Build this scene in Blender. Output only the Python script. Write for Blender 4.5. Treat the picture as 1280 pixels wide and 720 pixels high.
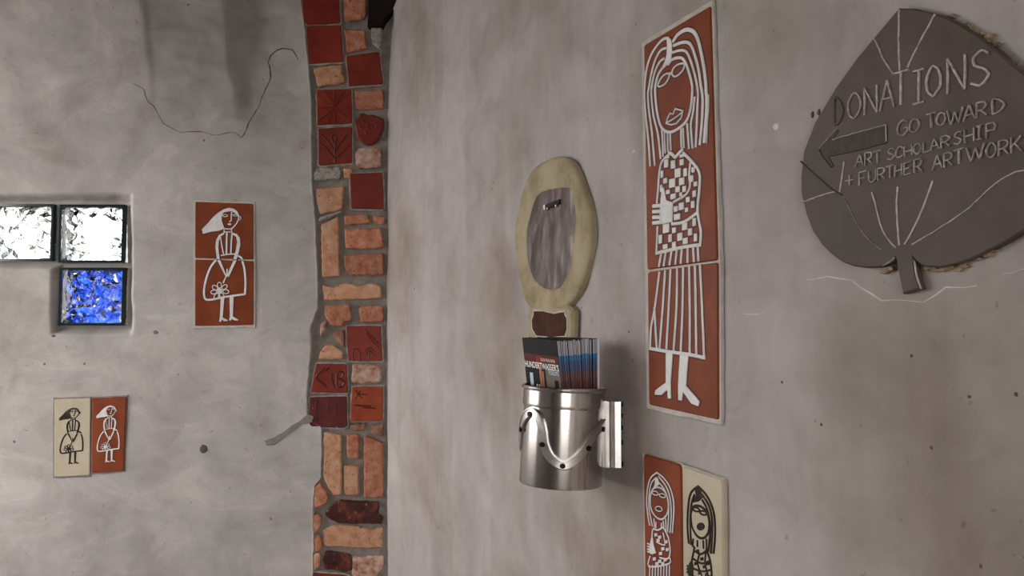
import bpy, bmesh, math, random
from mathutils import Vector, noise, Matrix
for o in list(bpy.data.objects): bpy.data.objects.remove(o)
SC = bpy.context.scene
COL = SC.collection
random.seed(7)

# ------------------------------------------------------------------ camera, sky, exposure
F = 1000.0                                  # focal length in pixels of a 1280 wide frame
EYE = 1.5
PITCH = math.atan(52 / 1000)                # the horizon lies at row 412
cam = bpy.data.cameras.new('camera')
cam.sensor_width = 36.0
cam.lens = 36.0 * F / 1280
cam.clip_start = 0.02
camo = bpy.data.objects.new('camera', cam); COL.objects.link(camo)
camo.location = (0, 0, EYE); camo.rotation_euler = (math.pi / 2 + PITCH, 0, 0)
SC.camera = camo

W = bpy.data.worlds.new('sky'); SC.world = W; W.use_nodes = True
bg = W.node_tree.nodes['Background']
bg.inputs[0].default_value = (1.0, 0.97, 0.94, 1); bg.inputs[1].default_value = 1.0
SKY = 2.3
bg.inputs[1].default_value = SKY
SC.view_settings.view_transform = 'Standard'
SC.view_settings.look = 'None'
SC.view_settings.exposure = 1.65
SC.view_settings.gamma = 1.0
SC.view_settings.use_curve_mapping = False

# ------------------------------------------------------------------ geometry of the place
D = 2.45                                    # distance of the left wall

def ray(px, py):
    u = (px - 640) / F; v = (360 - py) / F
    c, s = math.cos(PITCH), math.sin(PITCH)
    return Vector((u, c - s * v, s + c * v))

def proj(P):
    q = Vector(P) - Vector((0, 0, EYE))
    c, s = math.cos(PITCH), math.sin(PITCH)
    z = q.y * c + q.z * s
    return 640 + F * q.x / z, 360 - F * (-q.y * s + q.z * c) / z

class Plane:
    """A vertical wall plane: O + a*e1 + b*Z, offset along n into the room."""
    def __init__(s, O, e1, n):
        s.O, s.e1, s.n = Vector(O), Vector(e1), Vector(n); s.e2 = Vector((0, 0, 1))
    def P(s, a, b, off=0.0):
        return s.O + s.e1 * a + s.e2 * b + s.n * off
    def hit(s, px, py, off=0.0):
        d = ray(px, py); C = Vector((0, 0, EYE))
        t = ((s.O + s.n * off) - C).dot(s.n) / d.dot(s.n)
        q = C + d * t - s.O
        return q.dot(s.e1), q.z
    def pt(s, px, py, off=0.0):
        return s.P(*s.hit(px, py, off), off)

LW = Plane((0, D, 0), (1, 0, 0), (0, -1, 0))
corner = LW.hit(482, 412)[0]
far = ray(170, 412); far = Vector((far.x, far.y, 0)).normalized()
RW = Plane((corner, D, 0), -far, Vector((-far.y, far.x, 0)) * 1.0)
if RW.n.y > 0: RW.n = -RW.n

# ------------------------------------------------------------------ materials
def new_mat(name):
    m = bpy.data.materials.new(name); m.use_nodes = True
    nt = m.node_tree
    return m, nt, nt.nodes['Principled BSDF']

def nd(nt, t, **kw):
    n = nt.nodes.new(t)
    for k, v in kw.items():
        if k in n.inputs.keys(): n.inputs[k].default_value = v
        else: setattr(n, k, v)
    return n

def ramp(nt, fac, stops):
    r = nt.nodes.new('ShaderNodeValToRGB')
    el = r.color_ramp.elements
    while len(el) < len(stops): el.new(0.5)
    for e, (p, c) in zip(el, stops):
        e.position = p; e.color = (*c, 1)
    nt.links.new(fac, r.inputs[0])
    return r.outputs[0]

def mixc(nt, fac, a, b, mode='MIX'):
    m = nt.nodes.new('ShaderNodeMix'); m.data_type = 'RGBA'; m.blend_type = mode
    for sock, v in ((m.inputs[0], fac), (m.inputs[6], a), (m.inputs[7], b)):
        if hasattr(v, 'is_output'): nt.links.new(v, sock)
        elif isinstance(v, (int, float)): sock.default_value = v
        else: sock.default_value = (*v, 1)
    return m.outputs[2]

def tex(nt, scale, detail=4, rough=0.55, stretch=None, obj=False, dist=0.0):
    tc = nt.nodes.new('ShaderNodeTexCoord')
    if obj: vec = tc.outputs['Object']
    else:
        g = nt.nodes.new('ShaderNodeNewGeometry'); vec = g.outputs['Position']
    if stretch:
        mp = nt.nodes.new('ShaderNodeMapping'); mp.inputs['Scale'].default_value = stretch
        nt.links.new(vec, mp.inputs[0]); vec = mp.outputs[0]
    n = nd(nt, 'ShaderNodeTexNoise', Scale=scale, Detail=detail, Roughness=rough, Distortion=dist)
    nt.links.new(vec, n.inputs['Vector'])
    return n.outputs[0]

def bump(nt, bsdf, heights, strength=0.3, dist=0.002):
    prev = None
    for h, d in heights:
        b = nd(nt, 'ShaderNodeBump', Strength=strength, Distance=d)
        nt.links.new(h, b.inputs['Height'])
        if prev is not None: nt.links.new(prev, b.inputs['Normal'])
        prev = b.outputs[0]
    nt.links.new(prev, bsdf.inputs['Normal'])

def plaster_mat(name, c0, c1, c2, streak=None, smear=False):
    m, nt, b = new_mat(name)
    big = tex(nt, 2.2, 5, 0.6)
    mid = tex(nt, 9, 6, 0.65, dist=0.6)
    fine = tex(nt, 160, 4, 0.7)
    col = ramp(nt, big, [(0.33, c0), (0.5, c1), (0.68, c2)])
    tint = ramp(nt, mid, [(0.3, (0.82, 0.80, 0.78)), (0.5, (1, 1, 1)), (0.7, (1.15, 1.15, 1.15))])
    col = mixc(nt, 0.75, col, tint, 'MULTIPLY')
    if streak:
        st = tex(nt, 1.0, 4, 0.6, stretch=streak)
        col = mixc(nt, 0.6, col, ramp(nt, st, [(0.3, (0.82, 0.8, 0.8)), (0.5, (1, 1, 1)), (0.7, (1.12, 1.12, 1.12))]), 'MULTIPLY')
    if smear:
        s1 = tex(nt, 3.2, 6, 0.62, stretch=(1.0, 1.0, 1.7), dist=1.1)
        col = mixc(nt, 0.8, col, ramp(nt, s1, [(0.36, (0.84, 0.83, 0.82)), (0.46, (0.98, 0.98, 0.98)), (0.53, (1.0, 1.0, 1.0)), (0.60, (1.17, 1.17, 1.17)), (0.68, (1.05, 1.05, 1.05))]), 'MULTIPLY')
    sp = tex(nt, 70, 2, 0.5)
    col = mixc(nt, 1.0, col, ramp(nt, sp, [(0.22, (0.7, 0.67, 0.64)), (0.3, (1, 1, 1))]), 'MULTIPLY')
    nt.links.new(col, b.inputs['Base Color'])
    b.inputs['Roughness'].default_value = 0.62
    b.inputs['Specular IOR Level'].default_value = 0.2
    bump(nt, b, [(fine, 0.0022), (mid, 0.006)], 0.35)
    return m

M = {}
M['plaster_left'] = plaster_mat('plaster_left', (0.345, 0.321, 0.302), (0.405, 0.379, 0.359), (0.45, 0.425, 0.404), smear=True)
M['plaster_right'] = plaster_mat('plaster_right', (0.275, 0.23, 0.202), (0.375, 0.337, 0.322), (0.42, 0.387, 0.377), streak=(10, 10, 0.9))

def mottled(name, a, b_, c, scale=30, rough=0.7, bd=0.002, vary=0.0, coat=0.0, spec=0.2, speck=None, hue=0.0):
    m, nt, b = new_mat(name)
    n = tex(nt, scale, 5, 0.65)
    col = ramp(nt, n, [(0.32, a), (0.5, b_), (0.68, c)])
    if vary:
        oi = nt.nodes.new('ShaderNodeObjectInfo')
        hsv = nt.nodes.new('ShaderNodeHueSaturation')
        mr = nd(nt, 'ShaderNodeMapRange'); mr.inputs[3].default_value = 1 - vary; mr.inputs[4].default_value = 1 + vary
        nt.links.new(oi.outputs['Random'], mr.inputs[0]); nt.links.new(mr.outputs[0], hsv.inputs['Value'])
        if hue:
            m2 = nd(nt, 'ShaderNodeMapRange'); m2.inputs[3].default_value = 0.5 - hue; m2.inputs[4].default_value = 0.5 + hue
            nt.links.new(oi.outputs['Random'], m2.inputs[0]); nt.links.new(m2.outputs[0], hsv.inputs['Hue'])
        nt.links.new(col, hsv.inputs['Color']); col = hsv.outputs[0]
    if speck:
        s = tex(nt, speck[0], 2, 0.5)
        col = mixc(nt, ramp(nt, s, [(speck[1], (0, 0, 0)), (speck[1] + 0.05, (1, 1, 1))]), col, speck[2])
    nt.links.new(col, b.inputs['Base Color'])
    b.inputs['Roughness'].default_value = rough
    b.inputs['Specular IOR Level'].default_value = spec
    b.inputs['Coat Weight'].default_value = coat; b.inputs['Coat Roughness'].default_value = 0.12
    bump(nt, b, [(tex(nt, scale * 3, 4, 0.6), bd)], 0.4)
    return m

M['mortar'] = mottled('mortar', (0.175, 0.157, 0.137), (0.22, 0.198, 0.173), (0.27, 0.245, 0.218), 40, 0.85, 0.003)
M['mortar_dark'] = mottled('mortar_dark', (0.17, 0.155, 0.14), (0.21, 0.195, 0.18), (0.25, 0.23, 0.21), 40, 0.85, 0.003)
M['grout'] = mottled('grout', (0.40, 0.375, 0.34), (0.48, 0.45, 0.41), (0.54, 0.51, 0.47), 45, 0.8, 0.002)
M['grout_strip'] = mottled('grout_strip', (0.22, 0.20, 0.175), (0.33, 0.305, 0.275), (0.46, 0.43, 0.40), 35, 0.85, 0.003)
M['brick_orange'] = mottled('brick_orange', (0.30, 0.10, 0.06), (0.43, 0.172, 0.10), (0.50, 0.28, 0.20), 40, 0.85, 0.006, 0.14, speck=(80, 0.63, (0.24, 0.085, 0.05)))
M['brick_cream'] = mottled('brick_cream', (0.40, 0.185, 0.10), (0.52, 0.275, 0.165), (0.57, 0.37, 0.26), 38, 0.85, 0.006, 0.10, speck=(75, 0.64, (0.33, 0.13, 0.07)))
M['brick_pale'] = mottled('brick_pale', (0.22, 0.07, 0.05), (0.42, 0.25, 0.19), (0.52, 0.41, 0.35), 45, 0.85, 0.004, 0.05)
M['brick_brown'] = mottled('brick_brown', (0.16, 0.075, 0.05), (0.27, 0.14, 0.09), (0.36, 0.22, 0.15), 35, 0.85, 0.003, 0.1)
M['brick_burnt'] = mottled('brick_burnt', (0.025, 0.008, 0.007), (0.06, 0.016, 0.012), (0.17, 0.045, 0.022), 30, 0.35, 0.004, speck=(60, 0.67, (0.45, 0.2, 0.1)), coat=0.4)
M['stone_grey'] = mottled('stone_grey', (0.22, 0.2, 0.17), (0.31, 0.285, 0.245), (0.38, 0.35, 0.31), 70, 0.9, 0.003, speck=(150, 0.6, (0.13, 0.12, 0.1)))
M['glaze_red'] = mottled('glaze_red', (0.145, 0.017, 0.011), (0.185, 0.024, 0.014), (0.225, 0.032, 0.019), 14, 0.4, 0.0015, 0.14, coat=0.12, spec=0.25)
M['glaze_maroon'] = mottled('glaze_maroon', (0.075, 0.013, 0.013), (0.10, 0.018, 0.017), (0.13, 0.026, 0.023), 20, 0.4, 0.003, coat=0.12, speck=(90, 0.72, (0.4, 0.3, 0.28)))
M['glaze_orange'] = mottled('glaze_orange', (0.22, 0.032, 0.010), (0.28, 0.048, 0.015), (0.33, 0.062, 0.02), 22, 0.45, 0.002, coat=0.1)
M['glaze_line'] = mottled('glaze_line', (0.065, 0.009, 0.006), (0.088, 0.012, 0.008), (0.105, 0.015, 0.01), 30, 0.35, 0.001, coat=0.3)
M['terracotta'] = mottled('terracotta', (0.165, 0.032, 0.0085), (0.20, 0.041, 0.011), (0.24, 0.053, 0.015), 16, 0.5, 0.001, 0.08, spec=0.16)
M['slip_white'] = mottled('slip_white', (0.62, 0.61, 0.60), (0.69, 0.68, 0.67), (0.74, 0.73, 0.72), 60, 0.5, 0.0006)
M['slip_shadow'] = mottled('slip_shadow', (0.065, 0.010, 0.005), (0.085, 0.013, 0.006), (0.11, 0.017, 0.008), 60, 0.5, 0.0006)  # darker oxide red of the tile beside each slip line
M['tile_cream'] = mottled('tile_cream', (0.42, 0.352, 0.25), (0.48, 0.41, 0.305), (0.53, 0.465, 0.36), 14, 0.5, 0.001)
M['slip_black'] = mottled('slip_black', (0.018, 0.012, 0.009), (0.03, 0.02, 0.015), (0.075, 0.05, 0.033), 50, 0.5, 0.0006, spec=0.1)
M['cement'] = mottled('cement', (0.25, 0.20, 0.118), (0.355, 0.298, 0.185), (0.41, 0.352, 0.24), 18, 0.75, 0.004)
M['wood_dark'] = mottled('wood_dark', (0.04, 0.015, 0.008), (0.055, 0.022, 0.011), (0.07, 0.03, 0.016), 35, 0.7, 0.001, spec=0.1)
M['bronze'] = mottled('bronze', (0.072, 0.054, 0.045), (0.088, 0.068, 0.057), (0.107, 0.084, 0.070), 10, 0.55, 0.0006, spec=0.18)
M['bronze_worn'] = mottled('bronze_worn', (0.15, 0.125, 0.11), (0.24, 0.205, 0.18), (0.42, 0.37, 0.33), 130, 0.35, 0.002, spec=0.6)  # same bronze, highlights on letters and lines put into a lighter colour
M['bronze_light'] = mottled('bronze_light', (0.2, 0.17, 0.15), (0.36, 0.315, 0.285), (0.5, 0.45, 0.41), 130, 0.35, 0.002, spec=0.6)  # paler still: highlights on veins, edges and later letters put into the colour
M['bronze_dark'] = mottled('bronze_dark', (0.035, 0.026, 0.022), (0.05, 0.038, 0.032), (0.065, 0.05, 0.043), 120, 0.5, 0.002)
M['rust'] = mottled('rust', (0.2, 0.13, 0.07), (0.28, 0.2, 0.12), (0.36, 0.29, 0.2), 120, 0.9, 0.002)
M['crack'] = mottled('crack', (0.07, 0.06, 0.05), (0.1, 0.085, 0.075), (0.13, 0.11, 0.1), 90, 0.9, 0.001)
M['lime'] = mottled('lime', (0.5, 0.46, 0.43), (0.58, 0.54, 0.51), (0.66, 0.62, 0.6), 90, 0.8, 0.001)
M['black_timber'] = mottled('black_timber', (0.012, 0.008, 0.007), (0.018, 0.012, 0.01), (0.022, 0.015, 0.012), 20, 0.8, 0.002, spec=0.05)
M['concrete_floor'] = mottled('concrete_floor', (0.12, 0.108, 0.097), (0.15, 0.136, 0.122), (0.18, 0.165, 0.15), 5, 0.8, 0.002)
M['ceiling_paint'] = mottled('ceiling_paint', (0.12, 0.105, 0.095), (0.15, 0.13, 0.12), (0.18, 0.16, 0.145), 5, 0.8, 0.002)

def metal(name, c, rough, scale, stretch, amp, wav=0.0, aniso=0.0):
    m, nt, b = new_mat(name)
    b.inputs['Metallic'].default_value = 1.0
    n = tex(nt, scale, 4, 0.6, stretch=stretch, obj=True)
    col = ramp(nt, n, [(0.3, tuple(x * 0.82 for x in c)), (0.6, c)])
    nt.links.new(col, b.inputs['Base Color'])
    b.inputs['Roughness'].default_value = rough
    if aniso:
        b.inputs['Anisotropic'].default_value = aniso; b.inputs['Anisotropic Rotation'].default_value = 0.25
        tg = nt.nodes.new('ShaderNodeTangent'); tg.direction_type = 'RADIAL'; tg.axis = 'Z'
        nt.links.new(tg.outputs[0], b.inputs['Tangent'])
    hs = [(n, amp)]
    if wav: hs.append((tex(nt, 22, 2, 0.4, obj=True, stretch=(1, 1, 0.6)), wav))
    bump(nt, b, hs, 0.3)
    return m
M['steel'] = metal('steel', (0.62, 0.59, 0.57), 0.22, 60, (1, 1, 14), 0.0002, aniso=0.75)
M['steel_plate'] = metal('steel_plate', (0.135, 0.108, 0.103), 0.3, 40, (1, 1, 1), 0.0003, 0.016)
M['steel_worn'] = metal('steel_worn', (0.62, 0.585, 0.56), 0.36, 60, (1, 1, 1), 0.0012)

def plain(name, c, rough=0.5, **kw):
    m, nt, b = new_mat(name)
    n = tex(nt, 60, 3, 0.5, obj=True)
    nt.links.new(ramp(nt, n, [(0.3, tuple(x * 0.93 for x in c)), (0.7, c)]), b.inputs['Base Color'])
    b.inputs['Roughness'].default_value = rough
    for k, v in kw.items(): b.inputs[k].default_value = v
    return m
M['black'] = plain('black', (0.008, 0.007, 0.007), 0.5, **{'Specular IOR Level': 0.12})
M['print_black'] = plain('print_black', (0.012, 0.011, 0.011), 0.4, **{'Specular IOR Level': 0.12})
M['print_white'] = plain('print_white', (0.85, 0.83, 0.81), 0.4)
M['print_pink'] = plain('print_pink', (0.72, 0.45, 0.42), 0.4)
M['print_red'] = plain('print_red', (0.24, 0.02, 0.014), 0.4, **{'Specular IOR Level': 0.15})
M['print_dark_red'] = plain('print_dark_red', (0.10, 0.012, 0.01), 0.4, **{'Specular IOR Level': 0.15})
M['print_blue'] = plain('print_blue', (0.5, 0.68, 0.78), 0.3)
M['print_orange'] = plain('print_orange', (0.42, 0.17, 0.09), 0.3)
M['print_grey'] = plain('print_grey', (0.16, 0.145, 0.12), 0.4, **{'Specular IOR Level': 0.15})
M['paper_white'] = plain('paper_white', (0.72, 0.72, 0.76), 0.6)

def page_mat():
    """fore edges of the brochures: the print runs out to the trimmed edge as bands"""
    m, nt, b = new_mat('page_edges')
    tc = nt.nodes.new('ShaderNodeTexCoord'); sx = nt.nodes.new('ShaderNodeSeparateXYZ')
    nt.links.new(tc.outputs['Object'], sx.inputs[0])
    mr = nd(nt, 'ShaderNodeMapRange'); mr.inputs[1].default_value = 0.12; mr.inputs[2].default_value = 0.21
    nt.links.new(sx.outputs[2], mr.inputs[0])
    r = nt.nodes.new('ShaderNodeValToRGB'); r.color_ramp.interpolation = 'CONSTANT'
    el = r.color_ramp.elements
    stops = [(0.0, (0.13, 0.085, 0.09)), (0.30, (0.16, 0.10, 0.10)), (0.37, (0.12, 0.105, 0.15)), (0.45, (0.10, 0.13, 0.22)), (0.60, (0.05, 0.24, 0.50)), (0.69, (0.42, 0.42, 0.48))]
    while len(el) < len(stops): el.new(0.5)
    for e, (p, c) in zip(el, stops): e.position = p; e.color = (*c, 1)
    nt.links.new(mr.outputs[0], r.inputs[0])
    oi = nt.nodes.new('ShaderNodeObjectInfo')
    ph = nd(nt, 'ShaderNodeTexNoise', Scale=900.0, Detail=1.0)
    mp = nt.nodes.new('ShaderNodeMapping'); mp.inputs['Scale'].default_value = (0, 1, 0)
    nt.links.new(tc.outputs['Object'], mp.inputs[0]); nt.links.new(mp.outputs[0], ph.inputs['Vector'])
    ln = ramp(nt, ph.outputs[0], [(0.3, (0.65, 0.65, 0.65)), (0.5, (1, 1, 1)), (0.7, (1.5, 1.5, 1.5))])
    col = mixc(nt, 0.8, r.outputs[0], ln, 'MULTIPLY')
    mv = nd(nt, 'ShaderNodeMapRange'); mv.inputs[3].default_value = 0.7; mv.inputs[4].default_value = 1.45
    nt.links.new(oi.outputs['Random'], mv.inputs[0])
    hs = nt.nodes.new('ShaderNodeHueSaturation'); nt.links.new(col, hs.inputs['Color']); nt.links.new(mv.outputs[0], hs.inputs['Value'])
    nt.links.new(hs.outputs[0], b.inputs['Base Color'])
    b.inputs['Roughness'].default_value = 0.55
    return m
M['page_edges'] = page_mat()

def edge_mat():
    """cover seen edge on: pale paper, bright blue where the print bleeds, dark or orange under it"""
    m, nt, b = new_mat('cover_edge')
    tc = nt.nodes.new('ShaderNodeTexCoord'); sx = nt.nodes.new('ShaderNodeSeparateXYZ')
    nt.links.new(tc.outputs['Object'], sx.inputs[0])
    mr = nd(nt, 'ShaderNodeMapRange'); mr.inputs[1].default_value = 0.12; mr.inputs[2].default_value = 0.21
    nt.links.new(sx.outputs[2], mr.inputs[0])
    r = nt.nodes.new('ShaderNodeValToRGB'); r.color_ramp.interpolation = 'CONSTANT'
    el = r.color_ramp.elements
    stops = [(0.0, (0.32, 0.03, 0.03)), (0.25, (0.42, 0.16, 0.10)), (0.42, (0.02, 0.22, 0.62)), (0.70, (0.68, 0.68, 0.70))]
    while len(el) < len(stops): el.new(0.5)
    for e, (p, c) in zip(el, stops): e.position = p; e.color = (*c, 1)
    nt.links.new(mr.outputs[0], r.inputs[0]); nt.links.new(r.outputs[0], b.inputs['Base Color'])
    b.inputs['Roughness'].default_value = 0.4
    return m
M['cover_edge'] = edge_mat()

def glass_mat(name, c, rough, bscale, bdist):
    m, nt, b = new_mat(name)
    b.inputs['Base Color'].default_value = (*c, 1)
    b.inputs['Transmission Weight'].default_value = 1.0
    b.inputs['Roughness'].default_value = rough
    b.inputs['IOR'].default_value = 1.48
    n = tex(nt, bscale, 3, 0.6, dist=1.5)
    bump(nt, b, [(n, bdist)], 0.8)
    return m
M['glass_clear'] = glass_mat('glass_clear', (0.93, 0.98, 0.97), 0.01, 20, 0.004)
M['glass_blue'] = glass_mat('glass_blue', (0.012, 0.05, 0.5), 0.01, 20, 0.006)
M['glass_side'] = plain('glass_side', (0.012, 0.026, 0.028), 0.12, **{'Specular IOR Level': 0.5})
M['glass_inner'] = plain('glass_inner', (0.10, 0.13, 0.14), 0.15, Metallic=0.5)

# ------------------------------------------------------------------ object helpers
ORG = {}
def set_origin(o):
    p = Vector((0, 0, 0))
    return p

def link(name, bm, mat, parent=None, smooth=False, origin=None, sharp=False):
    """ONE mesh object; the mesh is given in world coordinates and made local to the thing it belongs to"""
    org = Vector(origin) if origin is not None else (ORG[parent.name] if parent else Vector((0, 0, 0)))
    bmesh.ops.recalc_face_normals(bm, faces=bm.faces[:])
    for v in bm.verts: v.co -= org
    me = bpy.data.meshes.new(name); bm.to_mesh(me); bm.free()
    if smooth:
        me.shade_smooth()
        if sharp: me.set_sharp_from_angle(angle=math.radians(25))
    for mm in (mat if isinstance(mat, (list, tuple)) else [mat]): me.materials.append(M[mm])
    o = bpy.data.objects.new(name, me); COL.objects.link(o)
    if parent:
        o.parent = parent; ORG[o.name] = org
    else:
        o.location = org; ORG[o.name] = org
    return o

def tag(o, label, cat=None, group=None, kind=None):
    o['label'] = label
    if cat: o['category'] = cat
    if group: o['group'] = group
    if kind: o['kind'] = kind
    return o

def thing(name, loc, label, cat, group=None):
    o = bpy.data.objects.new(name, None); COL.objects.link(o)
    o.location = loc; ORG[o.name] = Vector(loc); o.empty_display_size = 0.05
    return tag(o, label, cat, group)

def area2(p): return 0.5 * sum(p[i][0] * p[(i + 1) % len(p)][1] - p[(i + 1) % len(p)][0] * p[i][1] for i in range(len(p)))

def offset_poly(p, d):
    """inset (d>0) a counter-clockwise polygon"""
    n = len(p); out = []
    for i in range(n):
        a, b, c = Vector(p[i - 1]), Vector(p[i]), Vector(p[(i + 1) % n])
        u = (b - a).normalized(); v = (c - b).normalized()
        n1 = Vector((-u.y, u.x)); n2 = Vector((-v.y, v.x))
        m = n1 + n2
        if m.length < 1e-6: m = n1
        m.normalize()
        k = d / max(0.45, m.dot(n1))
        out.append((b.x + m.x * k, b.y + m.y * k))
    return out

def rough_poly(p, step, jit, rnd):
    out = []
    for i in range(len(p)):
        a, b = Vector(p[i]), Vector(p[(i + 1) % len(p)])
        k = max(1, int((b - a).length / step))
        for j in range(k):
            q = a.lerp(b, j / k)
            out.append((q.x + rnd.uniform(-jit, jit), q.y + rnd.uniform(-jit, jit)))
    return out

def round_poly(p, r, n=3):
    """round the corners of a polygon"""
    out = []; m = len(p)
    for i in range(m):
        a, b, c = Vector(p[i - 1]), Vector(p[i]), Vector(p[(i + 1) % m])
        rr = min(r, (a - b).length * 0.45, (c - b).length * 0.45)
        s = b + (a - b).normalized() * rr; e = b + (c - b).normalized() * rr
        for k in range(n + 1):
            t = k / n
            q = s * (1 - t) ** 2 + b * 2 * t * (1 - t) + e * t * t
            out.append((q.x, q.y))
    return out

def slab(bm, pl, poly, off, depth, bev=0.001, dome=0.0):
    """a plate with the outline poly (wall coordinates), its front at off, bevelled front edge"""
    if area2(poly) < 0: poly = poly[::-1]
    ins = offset_poly(poly, bev)
    f = [bm.verts.new(pl.P(a, b, off)) for a, b in ins]
    m = [bm.verts.new(pl.P(a, b, off - bev)) for a, b in poly]
    k = [bm.verts.new(pl.P(a, b, off - depth)) for a, b in poly]
    n = len(poly)
    if dome:
        ca = sum(a for a, b in ins) / n; cb = sum(b for a, b in ins) / n
        c = bm.verts.new(pl.P(ca, cb, off + dome))
        for i in range(n): bm.faces.new((f[i], f[(i + 1) % n], c))
    else:
        bm.faces.new(f)
    for i in range(n):
        j = (i + 1) % n
        bm.faces.new((m[i], m[j], f[j], f[i])); bm.faces.new((k[i], k[j], m[j], m[i]))
    bm.faces.new(k[::-1])

def catmull(p, n=3, closed=False):
    m = len(p)
    if m < 3: return list(p)
    out = []
    rng = range(m) if closed else range(m - 1)
    for i in rng:
        if closed: a, b, c, d = p[i - 1], p[i], p[(i + 1) % m], p[(i + 2) % m]
        else: a, b, c, d = p[max(i - 1, 0)], p[i], p[i + 1], p[min(i + 2, m - 1)]
        for k in range(n):
            t = k / n
            out.append(tuple(0.5 * ((2 * b[x]) + (-a[x] + c[x]) * t + (2 * a[x] - 5 * b[x] + 4 * c[x] - d[x]) * t * t + (-a[x] + 3 * b[x] - 3 * c[x] + d[x]) * t ** 3) for x in (0, 1)))
    if not closed: out.append(tuple(p[-1]))
    return out

def ribbon(bm, pl, pts, w, base, h, closed=False, sink=0.0006):
    """a raised line of width w along pts (wall coordinates) with a bevelled profile"""
    n = len(pts); rows = []
    for i in range(n):
        if closed: a, c = Vector(pts[i - 1]), Vector(pts[(i + 1) % n])
        else: a, c = Vector(pts[max(i - 1, 0)]), Vector(pts[min(i + 1, n - 1)])
        t = (c - a)
        if t.length < 1e-9: t = Vector((1, 0))
        t.normalize(); s = Vector((-t.y, t.x)); b = Vector(pts[i])
        prof = [(-0.5, base - sink), (-0.5, base + h * 0.55), (-0.28, base + h), (0.28, base + h), (0.5, base + h * 0.55), (0.5, base - sink)]
        rows.append([bm.verts.new(pl.P(b.x + s.x * w * q, b.y + s.y * w * q, z)) for q, z in prof])
    for i in range(n if closed else n - 1):
        r0, r1 = rows[i], rows[(i + 1) % n]
        for j in range(5): bm.faces.new((r0[j], r1[j], r1[j + 1], r0[j + 1]))
    if not closed:
        bm.faces.new(rows[0]); bm.faces.new(rows[-1][::-1])

class Art:
    """reads points measured on an enlarged crop and lays them on a wall"""
    def __init__(s, pl, x0, y0, k, base, mm, xf=None):
        s.pl, s.x0, s.y0, s.k, s.base, s.mm, s.xf = pl, x0, y0, k, base, mm, xf
        s.halo = None; s.hw = 0.004
    def c(s, p):
        x, y = s.x0 + p[0] / s.k, s.y0 + p[1] / s.k
        if s.xf: x, y = s.xf(x, y)
        return s.pl.hit(x, y, s.base)
    def line(s, bm, pts, w, closed=False, h=0.0013, smooth=True):
        q = [s.c(p) for p in pts]
        if smooth: q = catmull(q, 3, closed)
        ribbon(bm, s.pl, q, w * s.mm, s.base, h, closed)
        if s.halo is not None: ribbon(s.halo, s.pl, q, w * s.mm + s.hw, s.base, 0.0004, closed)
    def fill(s, bm, pts, h=0.0014):
        q = [s.c(p) for p in pts]
        slab(bm, s.pl, q, s.base + h, h + 0.0006, 0.0005)
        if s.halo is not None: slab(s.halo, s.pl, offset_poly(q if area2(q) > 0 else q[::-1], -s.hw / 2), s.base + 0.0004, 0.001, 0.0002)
    def oval(s, bm, x, y, rx, ry, w, ang=0, n=10):
        ca, sa = math.cos(ang), math.sin(ang)
        pts = [(x + rx * math.cos(t) * ca - ry * math.sin(t) * sa, y + rx * math.cos(t) * sa + ry * math.sin(t) * ca) for t in [2 * math.pi * i / n for i in range(n)]]
        if w: s.line(bm, pts, w, True)
        else: s.fill(bm, pts)

def sm(a, b, x):
    t = min(1.0, max(0.0, (x - a) / (b - a))); return t * t * (3 - 2 * t)
def nz(x, y, z=0.0): return noise.noise(Vector((x, y, z)))
def interp(tab, y):
    if y <= tab[0][0]: return tab[0][1]
    for (y0, x0), (y1, x1) in zip(tab, tab[1:]):
        if y <= y1: return x0 + (x1 - x0) * (y - y0) / (y1 - y0)
    return tab[-1][1]

def steps(*segs):
    out = []
    for a, b, n in segs:
        out += [a + (b - a) * i / n for i in range(n)]
    return out + [segs[-1][1]]

# ------------------------------------------------------------------ walls, floor, ceiling
CEIL = 2.575
EDGE = [(-60, 371), (0, 375), (30, 379), (80, 384), (130, 388), (200, 388), (235, 389), (280, 393), (330, 395), (355, 396), (385, 396), (400, 390), (410, 387), (430, 388), (460, 385), (500, 382), (522, 383), (534, 400), (560, 401), (598, 400), (606, 392), (640, 390), (680, 391), (720, 390), (1100, 392)]
def block_sd(px, py):
    def r(x0, y0, x1, y1): return max(x0 - px, px - x1, y0 - py, py - y1)
    return min(r(-200, 250, 157, 329), r(71, 250, 157, 410))
HOLES = [(-12, 257, 63, 324), (77, 258, 152, 327), (77, 337, 152, 405)]

def left_h(px, py, x, z):
    h = -0.002 + 0.0022 * nz(x * 9, z * 9) + 0.003 * nz(x * 3, z * 3, 5)
    h -= 0.034 * (1 - sm(-1, 9, block_sd(px, py) + 1.5 * nz(x * 20, z * 20)))
    # the rounded pier that swells out of the wall towards the ceiling
    y2 = py + 7 * nz(x * 7, z * 7, 3)
    k = 1 - sm(20, 176, y2)
    swell = 0.10 * (1 - sm(-60, 235, y2)) * (0.12 + 0.88 * sm(-60, 196, px))
    step = k * (0.007 * sm(190, 201, px + 3 * nz(z * 9, 2)) + 0.040 * min(1, max(0, (px - 194) / 96)) + 0.07 * sm(282, 308, px - 12 * (1 - k) + 4 * nz(z * 8, 1)) + 0.006 * nz(x * 16, z * 24, 2) * sm(190, 215, px))
    h += (swell - step) * (1 - sm(312, 392, px))
    # plaster thins to a rounded lip at the mortar
    return h

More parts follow.
